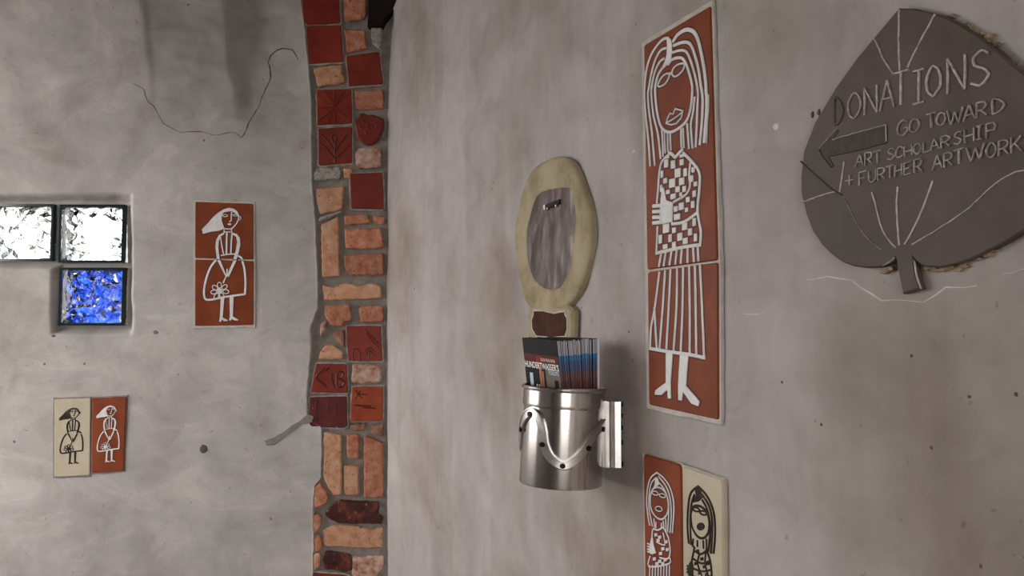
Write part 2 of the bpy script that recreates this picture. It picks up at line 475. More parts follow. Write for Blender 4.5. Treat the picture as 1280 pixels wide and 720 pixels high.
bm = bmesh.new()
us = steps((0.0, 0.52, 14), (0.52, 1.0, 190))
uL = -2.6
zs = steps((0.0, 0.70, 20), (0.70, CEIL, 290))
grid = []
for z in zs:
    px, py = proj((corner, D, z))
    ue = LW.hit(interp(EDGE, py) + 0.8 * nz(z * 60, 0.3), py)[0]
    row = []
    for s in us:
        x = uL + (ue - uL) * s
        q = proj((x, D, z))
        row.append(bm.verts.new((x, D - left_h(q[0], q[1], x, z), z)))
    row.append(bm.verts.new((ue + 0.0015, D + 0.001, z)))
    row.append(bm.verts.new((ue + 0.002, D + 0.03, z)))
    grid.append(row)
for j in range(len(zs) - 1):
    for i in range(len(grid[0]) - 1):
        vs = (grid[j][i], grid[j][i + 1], grid[j + 1][i + 1], grid[j + 1][i])
        c = (vs[0].co + vs[2].co) / 2
        q = proj((c.x, D, c.z))
        if any(a < q[0] < b_ and y0 < q[1] < y1 for a, y0, b_, y1 in HOLES): continue
        bm.faces.new(vs)
wall_left = tag(link('wall_left', bm, 'plaster_left', smooth=True), 'grey plastered back wall with glass blocks and small relief tiles', kind='structure')

REDGE = [(-80, 520), (0, 500), (22, 482), (28, 478), (60, 477), (95, 480), (130, 480.5), (165, 479), (205, 478.5), (240, 480), (262, 483), (300, 484), (330, 483), (365, 481), (400, 480), (450, 478.5), (500, 480), (540, 481), (560, 482), (620, 481), (660, 481.5), (720, 482), (1100, 483)]
def right_h(px, py, t, z):
    k = 1 - sm(670, 800, px)
    h = -0.008 + 0.010 * k * nz(t * 8 + z * 1.8, z * 0.9, 1) + 0.0052 * k * nz(t * 19 + z * 2.6, z * 1.2, 4) + 0.0017 * k * nz(t * 45 + z * 3, z * 2.2, 6)
    h += 0.0045 * (1 - k)
    h += 0.0026 * nz(t * 4.5, z * 3.5, 2) + 0.0009 * nz(t * 22, z * 22, 8)
    return min(h, 0.0008)
bm = bmesh.new()
ts = [0.0] + [RW.hit(p, 412)[0] for p in range(486, 1340, 4)] + [RW.hit(1340, 412)[0] + 2.6 * (i / 14) for i in range(1, 15)]
zs = steps((0.0, 0.70, 20), (0.70, 2.4, 260), (2.4, CEIL, 30))
grid = []
for z in zs:
    px, py = proj((corner, D, z))
    te = RW.hit(interp(REDGE, py) + 0.5 * nz(z * 50, 7), py)[0]
    row = [bm.verts.new(RW.P(te, z, -0.05)), bm.verts.new(RW.P(te - 0.002, z, -0.008))]
    for t in ts:
        t2 = te + (t) * (ts[-1] - te) / ts[-1]
        q = proj(RW.P(t2, z)) if t2 < 2.4 else (1300, 400)
        row.append(bm.verts.new(RW.P(t2, z, right_h(q[0], q[1], t2, z))))
    grid.append(row)
for j in range(len(zs) - 1):
    for i in range(len(grid[0]) - 1):
        bm.faces.new((grid[j][i], grid[j][i + 1], grid[j + 1][i + 1], grid[j + 1][i]))
wall_right = tag(link('wall_right', bm, 'plaster_right', smooth=True), 'grey streaked plaster wall running towards the camera', kind='structure')
tmax = ts[-1]

def box(bm, x0, y0, z0, x1, y1, z1):
    vs = [bm.verts.new((x, y, z)) for z in (z0, z1) for x, y in ((x0, y0), (x1, y0), (x1, y1), (x0, y1))]
    for f in ((0, 1, 2, 3), (4, 5, 6, 7), (0, 1, 5, 4), (1, 2, 6, 5), (2, 3, 7, 6), (3, 0, 4, 7)): bm.faces.new([vs[i] for i in f])

bm = bmesh.new(); box(bm, -2.6, -2.4, -0.12, 2.4, 2.62, 0.0)
tag(link('floor', bm, 'concrete_floor'), 'plain concrete floor of the porch', kind='structure')
bm = bmesh.new(); box(bm, -2.6, -2.4, CEIL, 2.4, 2.62, CEIL + 0.15)
tag(link('ceiling', bm, 'ceiling_paint'), 'rough plaster ceiling of the porch', kind='structure')
# the back of the porch, with a wide open doorway behind the camera
bm = bmesh.new(); box(bm, -2.6, -2.4, 0, -0.45, -2.2, CEIL); box(bm, -0.45, -2.4, 2.25, 2.4, -2.2, CEIL); box(bm, 0.95, -2.4, 0, 2.4, -2.2, 2.25)
tag(link('wall_back', bm, 'plaster_left'), 'plaster wall with an open doorway behind the viewer', kind='structure')
bm = bmesh.new(); box(bm, -2.6, -2.2, 0, -2.45, 0.8, CEIL); box(bm, -2.6, 0.8, CEIL - 0.03, -2.45, 2.40, CEIL); box(bm, -2.6, 0.8, 0, -2.45, 2.40, 0.95)  # unseen; low sill added and opening narrowed to dim the right wall
tag(link('wall_front', bm, 'plaster_left'), 'plaster side wall and lintel of the open porch side', kind='structure')
bm = bmesh.new(); box(bm, -14, -14, -0.3, 14, 14, -0.12)
tag(link('ground', bm, 'concrete_floor'), 'paved ground outside the porch', kind='structure')

bm = bmesh.new(); box(bm, -9, 4.6, -0.12, 3, 4.8, 1.86)  # made-up wall, added so the glass blocks look onto something dark
tag(link('wall_outside', bm, 'plaster_left'), 'garden wall outside, seen only through the glass blocks', kind='structure')

# cracks, pits and flecks in the plaster
def wall_strip(name, pl, parent, pts, w, mat, label=None, off=0.0012):
    b = bmesh.new()
    q = [pl.hit(x, y, off) for x, y in pts]
    q = rough_poly_line(q, 0.012, 0.0016)
    def surf(a, z):
        P = pl.P(a, z); s = proj(P)
        return left_h(s[0], s[1], P.x, P.z) if pl is LW else right_h(s[0], s[1], a, z)
    n = len(q); rows = []
    for i in range(n):
        t = Vector(q[min(i + 1, n - 1)]) - Vector(q[max(i - 1, 0)]); t.normalize()
        ww = w * (0.35 + 0.9 * random.random()) * (0.5 if i in (0, n - 1) else 1)
        s = Vector((-t.y, t.x)) * ww / 2
        A = (q[i][0] + s.x, q[i][1] + s.y); B = (q[i][0] - s.x, q[i][1] - s.y)
        rows.append([b.verts.new(pl.P(*A, surf(*A) - 0.002)), b.verts.new(pl.P(*q[i], surf(*q[i]) + 0.0007)), b.verts.new(pl.P(*B, surf(*B) - 0.002)), b.verts.new(pl.P(*A, surf(*A) + 0.0005)), b.verts.new(pl.P(*B, surf(*B) + 0.0005))])
    for i in range(n - 1):
        r, r2 = rows[i], rows[i + 1]
        for a, c in ((0, 3), (3, 1), (1, 4), (4, 2)): b.faces.new((r[a], r2[a], r2[c], r[c]))
    o = link(name, b, mat, parent)
    if label: o['label'] = label
    return o
def rough_poly_line(p, step, jit):
    out = []
    for a, b in zip(p, p[1:]):
        k = max(1, int((Vector(b) - Vector(a)).length / step))
        for j in range(k):
            t = j / k
            out.append((a[0] + (b[0] - a[0]) * t + random.uniform(-jit, jit), a[1] + (b[1] - a[1]) * t + random.uniform(-jit, jit)))
    return out + [p[-1]]
C0 = lambda pts: [(150 + x / 3.6, y / 3.6) for x, y in pts]
wall_strip('crack', LW, wall_left, C0([(800, 265), (775, 220), (740, 208), (700, 212), (665, 235), (652, 265), (668, 300), (672, 340), (650, 400), (632, 450), (622, 490), (590, 540), (575, 590), (550, 625)]), 0.0042, 'crack', 'dark crack beside the swollen pier')
wall_strip('crack', LW, wall_left, C0([(550, 625), (525, 600), (490, 600), (440, 612), (360, 595), (280, 600), (205, 560), (175, 500), (140, 460), (125, 410), (80, 390)]), 0.0022, 'crack')
wall_strip('lime_line', RW, wall_right, [(1003, 348), (1030, 347), (1060, 352), (1085, 365), (1100, 376), (1128, 376), (1150, 376), (1165, 371), (1178, 360), (1200, 358), (1218, 357)], 0.0016, 'lime', 'pale mineral line across the plaster below the leaf')
wall_strip('lime_line', RW, wall_right, [(1248, 343), (1262, 341), (1280, 335)], 0.0012, 'lime')
wall_strip('lime_line', RW, wall_right, [(925, 392), (938, 393), (950, 391)], 0.0012, 'lime')
def blob(name, pl, parent, px, py, r, mat, h=0.003, sq=1.0, label=None):
    b = bmesh.new(); n = 9
    a0, b0 = pl.hit(px, py); P = pl.P(a0, b0); s = proj(P)
    f = left_h(s[0], s[1], P.x, P.z) if pl is LW else right_h(s[0], s[1], a0, b0)
    poly = [(a0 + r * math.cos(6.283 * i / n) * random.uniform(0.75, 1.2), b0 + sq * r * math.sin(6.283 * i / n) * random.uniform(0.75, 1.2)) for i in range(n)]
    slab(b, pl, poly, f + h, h + 0.004, min(h, r * 0.4), dome=h * 0.3)
    o = link(name, b, mat, parent)
    if label: o['label'] = label
blob('plug', LW, wall_left, 255, 561, 0.013, 'crack', 0.002, label='round dark grey plug in the plaster')
blob('pit', LW, wall_left, 194, 415.5, 0.009, 'mortar_dark', 0.0015, 0.7)
blob('pit', LW, wall_left, 66, 420, 0.006, 'crack', 0.001, 0.6)
for px, py in ((18, 552), (105, 455), (55, 455), (338, 649), (244, 15), (256, 176)): blob('pit', LW, wall_left, px, py, 0.004, 'mortar_dark', 0.001)
blob('paint_fleck', RW, wall_right, 968, 158, 0.0058, 'lime', 0.0008, 0.9, 'white paint fleck')
for px, py in ((1137, 445), (1268, 493), (1162, 560), (1210, 496), (975, 478), (611, 228), (609, 236), (784, 415), (1224, 708), (1023, 531), (1280, 697)): blob('pit', RW, wall_right, px, py, 0.0019, 'crack', 0.0005)
for px, py in ((1013, 143), (1021, 140)): blob('pit', RW, wall_right, px, py, 0.003, 'crack', 0.001, 1.4)
for px, py in ((516, 361), (543, 660), (784, 187), (790, 189)): blob('pit', RW, wall_right, px, py, 0.004, 'lime' if px > 700 else 'mortar_dark', 0.001)

# ------------------------------------------------------------------ the strip of bricks and tiles in the corner
BED = -0.015
bm = bmesh.new()
zs = steps((0.0, 0.7, 20), (0.7, CEIL, 220)); xs = [LW.hit(366 + i * 5, 412)[0] for i in range(27)]
g = [[bm.verts.new((x, D - (BED + 0.0025 * nz(x * 30, z * 30) + 0.0025 * nz(x * 9, z * 9, 4)), z)) for x in xs] for z in zs]
for j in range(len(zs) - 1):
    for i in range(len(xs) - 1): bm.faces.new((g[j][i], g[j][i + 1], g[j + 1][i + 1], g[j + 1][i]))
trim = tag(link('trim_1', bm, 'mortar', smooth=True), 'vertical mosaic strip of bricks and glazed red tiles in mortar', kind='structure')
# mortar filled branch running down to the left
bm = bmesh.new()
tail = [(385, 517), (378, 524), (365, 532), (350, 543), (341, 547), (331, 551), (333, 556), (342, 556), (352, 548), (367, 538), (378, 530), (390, 528), (392, 520)]
slab(bm, LW, rough_poly([LW.hit(*p) for p in tail], 0.012, 0.001, random), 0.0012, 0.008, 0.001)
link('mortar_branch', bm, 'mortar_dark', trim)['label'] = 'narrow grey mortar branch running down to the left'

A = (340, 0); B = (340, 100); Cc = (340, 200); Dd = (340, 310); E = (320, 430); G = (340, 590); Fo = (340, 520); K = 5.5385
pieces = [
 ('tile', 'glaze_red', A, [(205, -60), (460, -60), (470, 160), (245, 172), (222, 150)], 'dark red glazed tile, topmost of the strip'),
 ('brick', 'brick_orange', A, [(490, -60), (650, -60), (655, 95), (630, 130), (500, 148)], None),
 ('tile', 'glaze_red', A, [(235, 185), (475, 170), (492, 425), (255, 440)], None),
 ('brick', 'brick_orange', A, [(495, 200), (640, 205), (655, 335), (515, 362)], None),
 ('tile', 'glaze_red', A, [(512, 385), (740, 355), (768, 580), (530, 595)], None),
 ('brick', 'brick_cream', A, [(285, 465), (490, 440), (478, 505), (500, 530), (505, 570), (390, 588), (310, 600)], None),
 ('stone', 'stone_grey', A, [(682, 182), (760, 180), (755, 340), (720, 325), (690, 290)], 'small grey stone under the dark timber end'),
 ('tile', 'glaze_red', B, [(308, 65), (548, 60), (552, 300), (312, 312)], 'red glazed tile with a raised star of rays'),
 ('brick', 'brick_orange', B, [(565, 75), (770, 62), (775, 195), (580, 208)], None),
 ('tile', 'glaze_red', B, [(318, 335), (552, 322), (552, 575), (322, 590)], 'red glazed tile with a raised leaf spray'),
 ('brick', 'brick_pale', B, [(575, 500), (600, 470), (730, 465), (760, 490), (755, 605), (600, 615), (580, 590)], 'brick scorched dark on its left'),
 ('stone', 'stone_grey', B, [(285, 650), (320, 605), (470, 602), (482, 640), (470, 685), (290, 695)], 'grey speckled stone'),
 ('brick', 'brick_cream', B, [(490, 610), (550, 605), (555, 640), (530, 680), (495, 670)], None),
 ('tile', 'glaze_red', Cc, [(538, 95), (762, 85), (775, 340), (548, 335)], None),
 ('brick', 'brick_cream', Cc, [(302, 200), (498, 175), (492, 260), (488, 345), (330, 375), (305, 280)], None),
 ('stone', 'stone_grey', Cc, [(322, 400), (480, 348), (482, 366), (400, 400), (325, 432)], 'thin sliver of grey stone'),
 ('brick', 'brick_cream', Cc, [(338, 440), (400, 420), (460, 388), (468, 805), (345, 810)], 'tall narrow cream brick set on end'),
 ('brick', 'brick_orange', Cc, [(497, 378), (660, 372), (685, 435), (500, 450)], None),
 ('brick', 'brick_orange', Cc, [(692, 380), (780, 390), (780, 445), (700, 432)], None),
 ('brick', 'brick_orange', Cc, [(500, 475), (755, 468), (772, 600), (730, 615), (510, 612)], None),
 ('brick', 'brick_orange', Dd, [(500, 45), (772, 35), (775, 185), (540, 188), (505, 155)], None),
 ('brick', 'brick_cream', Dd, [(350, 250), (385, 272), (430, 270), (470, 250), (520, 238), (600, 262), (690, 240), (755, 262), (755, 350), (355, 362)], None),
 ('brick', 'brick_orange', Dd, [(360, 395), (540, 390), (548, 505), (495, 515), (490, 545), (410, 540), (365, 470)], None),
 ('brick', 'brick_orange', Dd, [(598, 420), (625, 395), (770, 400), (770, 512), (610, 512)], None),
 ('tile', 'glaze_red', Dd, [(512, 540), (752, 540), (762, 784), (528, 784)], 'dark red tile with an incised stair and small tree'),
 ('shard', 'brick_brown', Dd, [(415, 610), (440, 570), (500, 565), (496, 690), (440, 635)], None),
 ('shard', 'brick_pale', Dd, [(325, 530), (375, 505), (375, 560), (335, 620)], None),
 ('brick', 'brick_cream', E, [(445, 50), (490, 5), (530, 5), (600, 45), (600, 110), (430, 105)], None),
 ('tile', 'glaze_red', E, [(415, 135), (625, 140), (635, 340), (378, 335)], 'dark red tile with carved letter shapes'),
 ('tile', 'glaze_maroon', E, [(370, 370), (625, 362), (630, 570), (600, 582), (380, 572), (365, 550)], 'maroon glazed tile with pale flecks'),
 ('brick', 'brick_pale', E, [(665, 140), (860, 145), (862, 265), (700, 275), (660, 262)], 'brick mottled pale with lime'),
 ('tile', 'glaze_orange', E, [(665, 298), (878, 295), (875, 532), (652, 535)], 'orange red tile with a scratched stick figure'),
 ('shard', 'brick_brown', E, [(640, 575), (655, 552), (765, 550), (750, 605), (665, 605)], None),
 ('shard', 'brick_brown', E, [(800, 555), (880, 555), (880, 650), (790, 620)], None),
 ('brick', 'brick_cream', Fo, [(355, 105), (480, 130), (482, 550), (425, 555), (355, 430)], 'tall cream brick with a cut lower corner'),
 ('brick', 'brick_orange', Fo, [(512, 125), (605, 130), (602, 305), (520, 290)], None),
 ('brick', 'brick_cream', Fo, [(500, 340), (595, 345), (600, 550), (498, 548)], None),
 ('brick', 'brick_orange', Fo, [(635, 135), (690, 150), (770, 190), (768, 330), (772, 570), (635, 572)], 'tall orange brick set on end'),
 ('brick', 'brick_orange', Fo, [(290, 490), (335, 460), (395, 570), (370, 610), (290, 650)], None),
 ('brick', 'brick_burnt', Fo, [(362, 665), (440, 590), (490, 580), (740, 600), (735, 680), (770, 700), (765, 750), (460, 745), (375, 700)], 'nearly black glazed brick with a pointed end'),
 ('shard', 'brick_orange', G, [(280, 300), (310, 285), (345, 320), (340, 380), (290, 440), (275, 400)], None),
 ('shard', 'brick_orange', G, [(285, 480), (320, 430), (350, 480), (345, 540), (295, 560)], None),
 ('shard', 'brick_cream', G, [(285, 570), (330, 560), (330, 660), (285, 690)], None),
 ('brick', 'brick_cream', G, [(352, 400), (420, 370), (560, 375), (690, 400), (765, 385), (760, 530), (600, 530), (360, 515)], None),
 ('brick', 'brick_burnt', G, [(350, 600), (365, 545), (520, 570), (548, 580), (545, 690), (500, 695), (360, 670)], 'dark burnt half brick'),
 ('brick', 'brick_pale', G, [(553, 590), (770, 580), (760, 680), (720, 720), (760, 800), (553, 800)], None),
 ('tile', 'glaze_red', G, [(280, 700), (500, 715), (540, 730), (540, 900), (280, 900)], None),
]
TILES = {}
TFACE = -0.0015
for i, (nm, mat, o, pts, lab) in enumerate(pieces):
    rnd = random.Random(i)
    is_tile = nm == 'tile'
    off = TFACE if is_tile else rnd.uniform(-0.004, 0.001)
    poly = [LW.hit(o[0] + x / K, o[1] + y / K, off) for x, y in pts]
    if area2(poly) < 0: poly = poly[::-1]
    poly = round_poly(poly, 0.004 if is_tile else 0.006, 2)
    poly = rough_poly(poly, 0.02 if is_tile else 0.009, 0.0006 if is_tile else 0.0016, rnd)
    bm = bmesh.new(); slab(bm, LW, poly, off, 0.02, 0.002 if is_tile else 0.0038, dome=0.0 if is_tile else 0.0015)
    ob = link(nm, bm, mat, trim, origin=None)
    if lab: ob['label'] = lab
    if is_tile:
        # pale ragged joint showing along the lower edge of the tiles
        TILES[i] = ob
        jp = offset_poly(poly, -0.0042); jp = rough_poly(jp, 0.008, 0.0015, rnd)
        bm = bmesh.new(); slab(bm, LW, jp, -0.0075, 0.012, 0.001); link('joint', bm, 'grout_strip', ob)
tl = [ob for ob in TILES.values()]

def tile_lines(ob, origin, lines, w=9, mat='glaze_line', h=0.0012, name='incised_line'):
    a = Art(LW, origin[0], origin[1], K, TFACE, 0.00245 / K)
    for l in lines:
        bm = bmesh.new(); a.line(bm, l, w, h=h); link(name, bm, mat, ob)
names = [p[4] or '' for p in pieces]
ob_of = lambda key: TILES[[i for i, n in enumerate(names) if key in n][0]]
tile_lines(ob_of('star'), B, [[(432, 180), (400, 130), (365, 78)], [(432, 180), (432, 70)], [(432, 180), (470, 120), (500, 75)], [(432, 180), (490, 130), (545, 85)], [(432, 180), (370, 160), (318, 110)], [(432, 190), (405, 250), (385, 300)], [(432, 190), (436, 305)], [(432, 190), (380, 240), (325, 280)], [(432, 190), (480, 240), (540, 285)], [(432, 185), (500, 190), (548, 180)], [(430, 185), (370, 190), (315, 195)]], 10, 'glaze_red', 0.003, 'ray')
tile_lines(ob_of('leaf spray'), B, [[(436, 575), (436, 440)], [(436, 500), (400, 440), (345, 380)], [(436, 500), (475, 440), (530, 370)], [(436, 550), (380, 480), (330, 430)], [(436, 550), (500, 490), (545, 450)], [(430, 375), (448, 405), (432, 440), (414, 405), (430, 375)]], 10, 'glaze_line', 0.0015, 'leaf_line')
tile_lines(ob_of('stair'), Dd, [[(648, 565), (700, 625), (752, 672)], [(655, 590), (690, 640), (740, 690)], [(700, 600), (680, 622)], [(718, 620), (700, 645)], [(735, 640), (716, 665)], [(562, 780), (562, 708), (605, 708), (605, 780)], [(672, 780), (676, 700)], [(645, 715), (676, 690), (705, 712)], [(650, 735), (676, 712), (705, 740)]], 8)
tile_lines(ob_of('carved letter'), E, [[(480, 165), (440, 200), (418, 230), (450, 265), (490, 300)], [(505, 160), (480, 185)], [(520, 200), (530, 260), (545, 300)], [(560, 200), (560, 290)], [(575, 190), (605, 200), (595, 235), (570, 240)], [(575, 240), (612, 262), (600, 295), (570, 300)]], 14, 'glaze_line', 0.0015, 'carved_line')
tile_lines(ob_of('maroon'), E, [[(420, 400), (410, 480), (425, 540)], [(500, 395), (495, 470)], [(550, 400), (552, 520)]], 8, 'glaze_maroon', 0.0015, 'carved_line')
tile_lines(ob_of('stick figure'), E, [[(690, 318), (705, 345), (735, 375)], [(725, 325), (705, 345), (682, 385)], [(705, 345), (770, 352)], [(680, 422), (740, 426), (800, 430)], [(740, 438), (830, 446)]], 10)
# the modelled rose
bm = bmesh.new()
rose = [(570, 290), (600, 265), (605, 235), (640, 230), (660, 245), (690, 238), (720, 250), (770, 270), (770, 330), (740, 410), (690, 445), (640, 445), (590, 400), (578, 340)]
slab(bm, LW, catmull([LW.hit(340 + x / K, 100 + y / K) for x, y in rose], 2, True), 0.003, 0.025, 0.005)
ro = link('rose_tile', bm, 'glaze_red', trim); ro['label'] = 'small red glazed lump modelled like a rose'
a = Art(LW, 340, 100, K, 0.003, 0.00245 / K)
for x, y, r in ((632, 318, 27), (692, 318, 31), (662, 362, 16)):
    bm = bmesh.new(); a.oval(bm, x, y, r, r, 12); link('petal', bm, 'glaze_red', ro)

# black slab painting the shade of an opening high in the corner
bm = bmesh.new()
slab(bm, LW, [LW.hit(x, y, 0.02) for x, y in ((459, -70), (460, 20), (459, 32), (477, 32), (481, 24), (500, 2), (550, -60))], 0.02, 0.06, 0.003)
tag(link('timber_end', bm, 'black_timber', origin=LW.pt(470, 10)), 'black slanting timber end wedged in the corner above the mosaic strip', 'timber')

# ------------------------------------------------------------------ glass blocks
def block(x0, y0, x1, y1, glass, label):
    off = -0.016
    c = LW.pt((x0 + x1) / 2, y1, off)
    root = thing('glass_block', c, label, 'glass block', 'glass blocks in the back wall')
    P0 = LW.hit(x0, y0, off); P1 = LW.hit(x1, y1, off)
    ax, bz, cx, dz = P0[0], P1[1], P1[0], P0[1]
    def tube(o_, i_, f, b_):
        bmm = bmesh.new(); L = []
        for ins, of in ((o_, f), (i_, f), (i_, b_), (o_, b_)):
            L.append([bmm.verts.new(LW.P(x, z, of)) for x, z in ((ax + ins, bz + ins), (cx - ins, bz + ins), (cx - ins, dz - ins), (ax + ins, dz - ins))])
        for k in range(4):
            for i in range(4): bmm.faces.new((L[k][i], L[k][(i + 1) % 4], L[(k + 1) % 4][(i + 1) % 4], L[(k + 1) % 4][i]))
        return bmm
    link('edge_frame', tube(0.0, 0.007, off, off - 0.08), 'glass_side', root)
    link('inner_wall', tube(0.0072, 0.010, off - 0.012, off - 0.07), 'glass_inner', root)
    def pane(f, t, amp, seed, m, nm, clear=0.0):
        bmm = bmesh.new(); n = 11; g0 = []; g1 = []; rg = random.Random(int(seed * 10) + 3)
        x_0, x_1, z_0, z_1 = ax + 0.0072, cx - 0.0072, bz + 0.0072, dz - 0.0072
        for j in range(n + 1):
            r0 = []; r1 = []
            for i in range(n + 1):
                inner = 0 < i < n and 0 < j < n
                u, v = (i + (rg.uniform(-.38, .38) if inner else 0)) / n, (j + (rg.uniform(-.38, .38) if inner else 0)) / n
                x = x_0 + (x_1 - x_0) * u; z = z_0 + (z_1 - z_0) * v
                e = min(u, v, 1 - u, 1 - v)
                k = (1 - clear * sm(0.12, 0.3, e)) * (1 if inner else 0)
                r0.append(bmm.verts.new(LW.P(x, z, f - 0.004 + 0.004 * sm(0, 0.14, e)))); r1.append(bmm.verts.new(LW.P(x, z, f - t + k * amp * rg.uniform(-1, 1))))
            g0.append(r0); g1.append(r1)
        for j in range(n):
            for i in range(n):
                bmm.faces.new((g0[j][i], g0[j][i + 1], g0[j + 1][i + 1], g0[j + 1][i]))
                q = (g1[j][i], g1[j + 1][i], g1[j + 1][i + 1], g1[j][i + 1])
                if rg.random() < 0.5: bmm.faces.new((q[0], q[1], q[2])); bmm.faces.new((q[0], q[2], q[3]))
                else: bmm.faces.new((q[0], q[1], q[3])); bmm.faces.new((q[1], q[2], q[3]))
        ring = lambda g: [g[0][i] for i in range(n)] + [g[i][n] for i in range(n)] + [g[n][n - i] for i in range(n)] + [g[n - i][0] for i in range(n)]
        a_, b_ = ring(g0), ring(g1)
        for i in range(len(a_)): bmm.faces.new((a_[i], a_[(i + 1) % len(a_)], b_[(i + 1) % len(a_)], b_[i]))
        link(nm, bmm, m, root)
    clear = 0.75 if 'directly above' in label else 0.0
    pane(off + 0.001, 0.010, 0.0085, x0 * 0.37 + 20, 'glass_clear', 'front_pane', clear)
    pane(off - 0.062, 0.010, 0.0085, y0 * 0.53 + x0 + 40, glass, 'back_pane', clear)
block(-14, 255, 65, 326.5, 'glass_clear', 'clear glass block cut by the left picture edge')
block(74.7, 255.5, 154, 328.5, 'glass_clear', 'clear glass block directly above the blue one')
block(74.7, 334.5, 154, 407, 'glass_blue', 'blue glass block, the only coloured one')

# ------------------------------------------------------------------ tiles with figures
TF = 0.0035
def tile_poly(pl, pts, off=TF, r=0.004): return round_poly([pl.hit(x, y, off) for x, y in pts], r, 2)
def grout(pl, pts, parent, grow=0.006):
    p = [pl.hit(x, y, 0.0015) for x, y in pts]
    if area2(p) < 0: p = p[::-1]
    p = rough_poly(offset_poly(p, -grow), 0.02, 0.0012, random)
    bm = bmesh.new(); slab(bm, pl, p, 0.0012, 0.008, 0.0008); link('grout', bm, 'grout', parent)
def tile_on(pl, pts, parent, mat, off=TF):
    bm = bmesh.new(); slab(bm, pl, tile_poly(pl, pts, off), off, 0.009, 0.0015); return link('tile', bm, mat, parent)

def girl(upper, lower, pl, xf, mm, mat, ws=1.0):
    """a girl with swept back hair in a wide skirt who holds a daisy; upper and lower are the tiles that carry her"""
    U = Art(pl, 230, 250, 8, TF, mm, xf); L = Art(pl, 230, 320, 8, TF, mm, xf)
    hu, hl = bmesh.new(), bmesh.new()
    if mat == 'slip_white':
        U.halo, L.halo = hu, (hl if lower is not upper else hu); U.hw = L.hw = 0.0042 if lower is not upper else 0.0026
    b = bmesh.new(); U.fill(b, [(180, 292), (240, 232), (290, 172), (340, 128), (400, 92), (450, 78), (500, 88), (535, 112), (552, 150), (540, 168), (525, 140), (500, 124), (470, 112), (430, 118), (395, 126), (378, 160), (380, 210), (395, 250), (405, 288), (350, 308), (270, 318), (190, 340)]); link('hair', b, mat, upper)
    b = bmesh.new()
    U.line(b, [(545, 150), (547, 190), (528, 232), (502, 264), (478, 286), (440, 290), (400, 284)], 13 * ws)
    U.oval(b, 556, 180, 14, 17, 9 * ws)
    U.line(b, [(478, 120), (474, 165), (472, 205), (452, 216)], 13 * ws)
    U.oval(b, 412, 156, 26, 11, 8 * ws); U.oval(b, 512, 152, 20, 9, 8 * ws); U.oval(b, 456, 242, 20, 11, 0)
    link('face', b, mat, upper)
    b = bmesh.new()
    U.line(b, [(402, 285), (402, 328)], 13 * ws); U.line(b, [(474, 283), (480, 326)], 13 * ws); U.line(b, [(396, 326), (440, 318), (486, 326)], 11 * ws)
    U.fill(b, [(402, 322), (350, 350), (322, 400), (315, 470), (330, 592), (360, 592), (345, 480), (350, 410), (372, 362), (402, 342)])
    U.fill(b, [(480, 322), (530, 340), (560, 380), (565, 450), (550, 520), (527, 596), (495, 590), (520, 500), (532, 420), (522, 368), (486, 344)])
    for p, w in (([(366, 372), (380, 460), (398, 550)], 13), ([(430, 330), (427, 440), (425, 550)], 18), ([(482, 335), (474, 440), (468, 545)], 15)): U.line(b, p, w * ws)
    U.line(b, [(368, 556), (430, 544), (500, 540), (525, 542)], 13 * ws)
    link('blouse', b, mat, upper)
    b = bmesh.new(); U.line(b, [(540, 556), (570, 575), (585, 595)], 20 * ws); link('waist_line', b, mat, upper)
    b = bmesh.new()
    L.line(b, [(322, 40), (268, 112), (226, 220), (203, 330), (204, 405), (228, 436), (300, 432), (420, 408), (612, 382)], 21 * ws)
    L.line(b, [(584, 52), (606, 130), (616, 260), (610, 384)], 22 * ws)
    link('skirt', b, mat, lower)
    b = bmesh.new()
    L.fill(b, [(332, 42), (365, 40), (420, 180), (446, 205), (420, 212)]); L.fill(b, [(497, 44), (528, 42), (452, 208), (424, 208)]); L.line(b, [(432, 128), (430, 195)], 15 * ws)
    link('arms', b, mat, lower)
    b = bmesh.new()
    L.line(b, [(422, 205), (392, 272)], 15 * ws); L.oval(b, 358, 350, 28, 28, 0)
    for x, y in ((355, 291), (406, 310), (419, 356), (379, 398), (325, 402), (299, 360), (311, 316)):
        L.oval(b, x, y, 30, 20, 10 * ws, math.atan2(y - 350, x - 358), 8)
    link('flower', b, mat, lower)
    b = bmesh.new()
    for p in ([(368, 420), (406, 415), (388, 615), (440, 640), (438, 652), (400, 652), (378, 634), (372, 658), (352, 658), (360, 610)], [(456, 408), (498, 402), (489, 604), (545, 634), (540, 648), (500, 642), (478, 628), (470, 646), (450, 644), (460, 608)]): L.fill(b, p)
    link('legs', b, mat, lower)
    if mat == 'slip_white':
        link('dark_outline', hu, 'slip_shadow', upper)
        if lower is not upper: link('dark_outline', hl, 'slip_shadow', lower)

o1 = [(244, 252.2), (316.3, 254.7), (316.5, 407), (243.5, 408)]
p = thing('tile_panel', LW.pt(280, 408, 0), 'red two-tile panel of white-lined girl with daisy, right of the glass blocks', 'tile')
grout(LW, o1, p)
t1 = tile_on(LW, [(244, 252.2), (316.3, 254.7), (316.5, 324.4), (243.6, 322.4)], p, 'terracotta')
t2 = tile_on(LW, [(243.8, 324.5), (316.5, 326.2), (316.5, 406.2), (243.6, 407.4)], p, 'terracotta')
girl(t1, t2, LW, None, 0.00245 / 8, 'slip_white')

